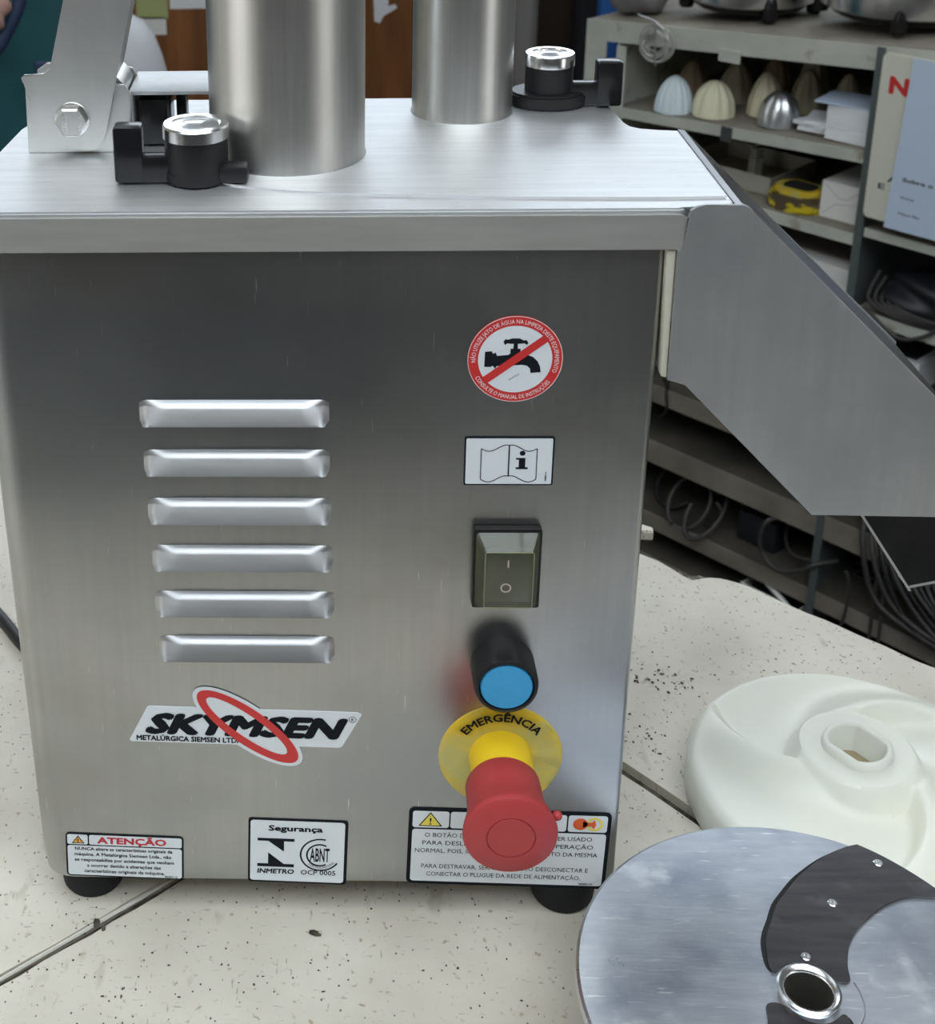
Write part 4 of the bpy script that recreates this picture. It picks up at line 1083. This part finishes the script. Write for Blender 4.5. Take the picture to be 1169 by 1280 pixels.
# ================================================================== BACKGROUND AT THE LEFT
YW = 2.60
cb = thing('wooden_cabinet', 'reddish brown wooden cabinet with flat doors behind the machine', 'cabinet', (-.16, YW, 0))
bm = NB(); box(bm, (-.70, .02, 0), (.52, .34, 1.70)); obj('carcass', bm, DWOOD, cb)
for a, b in ((-.695, -.30), (-.294, .300), (.306, .515)):
    bm = NB(); box(bm, (a, 0, .04), (b, .019, 1.68), None, .002); d = obj('door', bm, WOOD if b < .4 else DWOOD, cb)
def note(x, z, w, h, m, lab, nm='paper_note'):
    bm = NB(); box(bm, (0, -.0012, 0), (w, -.0002, h), None); single(nm, bm, m, lab, 'paper', (x, YW, z), 0, 'notes stuck on the wooden cabinet')
note(-.395, .800, .095, .14, PAPER, 'white sheet stuck highest on the wooden cabinet')
note(-.470, .778, .070, .16, GREENP, 'pale green note left of the white sheet')
note(-.475, .742, .070, .040, CARD, 'small white card under the pale green note')
bm = NB(); flatp = [(0, 0), (.012, -.004), (.020, .012), (.034, .020), (.050, .030), (.045, .038), (.030, .034), (.034, .10), (-.004, .10)]
prism(bm, flatp, -.0010, -.0001, 'y'); single('torn_label', bm, PAPER, 'torn white label remnant on the cabinet door between the tubes', 'paper', (.055, YW, .766), 0)
# white domed bin
t = thing('waste_bin', 'white domed plastic bin in front of the cabinet behind the lever arm', 'bin', (-.430, 1.95, 0))
bm = NB(); lathe(bm, [(0, 0), (.085, 0), (.088, .02), (.097, .60), (.098, .63), (0, .63)], 48); obj('bin_body', bm, WHITEP, t, smooth=40)
bm = NB(); lathe(bm, [(.100, .62), (.099, .70), (.096, .78), (.091, .833), (.085, .859), (.0725, .896), (.055, .920), (.028, .938), (0, .942)], 48); obj('dome_lid', bm, WHITEP, t, smooth=50)
# person in a teal shirt, shaped as a simple draped form
t = thing('teal_shirt_person', 'person in a teal shirt at the left edge, shaped as a draped form', 'cloth', (-.70, 1.46, 0))
bm = NB(); n = 96; rings = []
for z, s in ((0, 1.14), (.3, 1.10), (.6, 1.07), (.9, 1.04), (1.1, 1.02), (1.25, .95), (1.32, .6)):
    R = []
    for j in range(n):
        a = 2*PI*j/n; w = 1+.05*math.sin(7*a+z*2)*(1.2-z*.7)+.03*math.sin(13*a+1)*(1.2-z*.7)
        R.append(bm.verts.new((.27*s*w*math.cos(a), .20*s*w*math.sin(a), z)))
    rings.append(R)
for a, b in zip(rings, rings[1:]):
    for j in range(n): bm.faces.new((a[j], a[(j+1) % n], b[(j+1) % n], b[j]))
bm.faces.new(rings[-1]); bm.faces.new(rings[0][::-1]); obj('cloth', bm, TEAL, t, smooth=60)
bm = NB(); tube(bm, smooth_pts([(.262, -.195, 1.20), (.255, -.205, 1.12), (.232, -.212, 1.07), (.212, -.217, 1.045), (.17, -.222, 1.03), (.10, -.225, 1.03)], 6), .009, 10); obj('strap', bm, nmat('navy_strap', (.02, .04, .09), .5), t, smooth=60)
bm = blob(.035, .02, .03, 21); bm.transform(Matrix.Translation((.205, -.222, 1.078))); obj('hand_blob', bm, nmat('pale_pink_skin', (.50, .30, .26), .8), t, smooth=60)  # pink form standing in for the person's hand
bm = NB(); box(bm, (.258, -.175, .998), (.285, -.165, 1.022), None, .002); obj('pocket', bm, bpy.data.materials['navy_strap'], t)
# things standing in the dark corner beside the shelving
def roll(x, y, r, h, m, lab, lean=(0, 0), nm='rolled_sheet'):
    bm = NB(); rings = []
    n = 32
    for i in range(9):
        z = h*i/8
        rings.append([bm.verts.new((r*(1+.06*math.sin(3*2*PI*j/n+i*.4))*math.cos(2*PI*j/n)+lean[0]*z, r*(1+.06*math.sin(5*2*PI*j/n))*math.sin(2*PI*j/n)+lean[1]*z, z)) for j in range(n)])
    for a, b in zip(rings, rings[1:]):
        for j in range(n): bm.faces.new((a[j], a[(j+1) % n], b[(j+1) % n], b[j]))
    bm.faces.new(rings[-1]); bm.faces.new(rings[0][::-1])
    single(nm, bm, m, lab, 'roll', (x, y, 0), 0, None, 60)
roll(.352, 2.38, .026, 1.5, GREYC, 'grey rolled cloth standing beside the narrow tube', nm='rolled_cloth')
roll(.492, 2.42, .040, 1.5, BLACKT, 'black rolled sheet standing between the cabinet and the shelving')
roll(.475, 2.22, .026, 1.4, BLUET, 'blue rolled tarpaulin leaning beside the shelving end', (.02, 0), 'rolled_tarpaulin')
bm = NB(); box(bm, (0, 0, 0), (.09, .02, 1.5), None, .002); single('wooden_board', bm, DWOOD, 'dark brown board standing behind the rolled black sheet', 'board', (.395, 2.50, 0), 0)
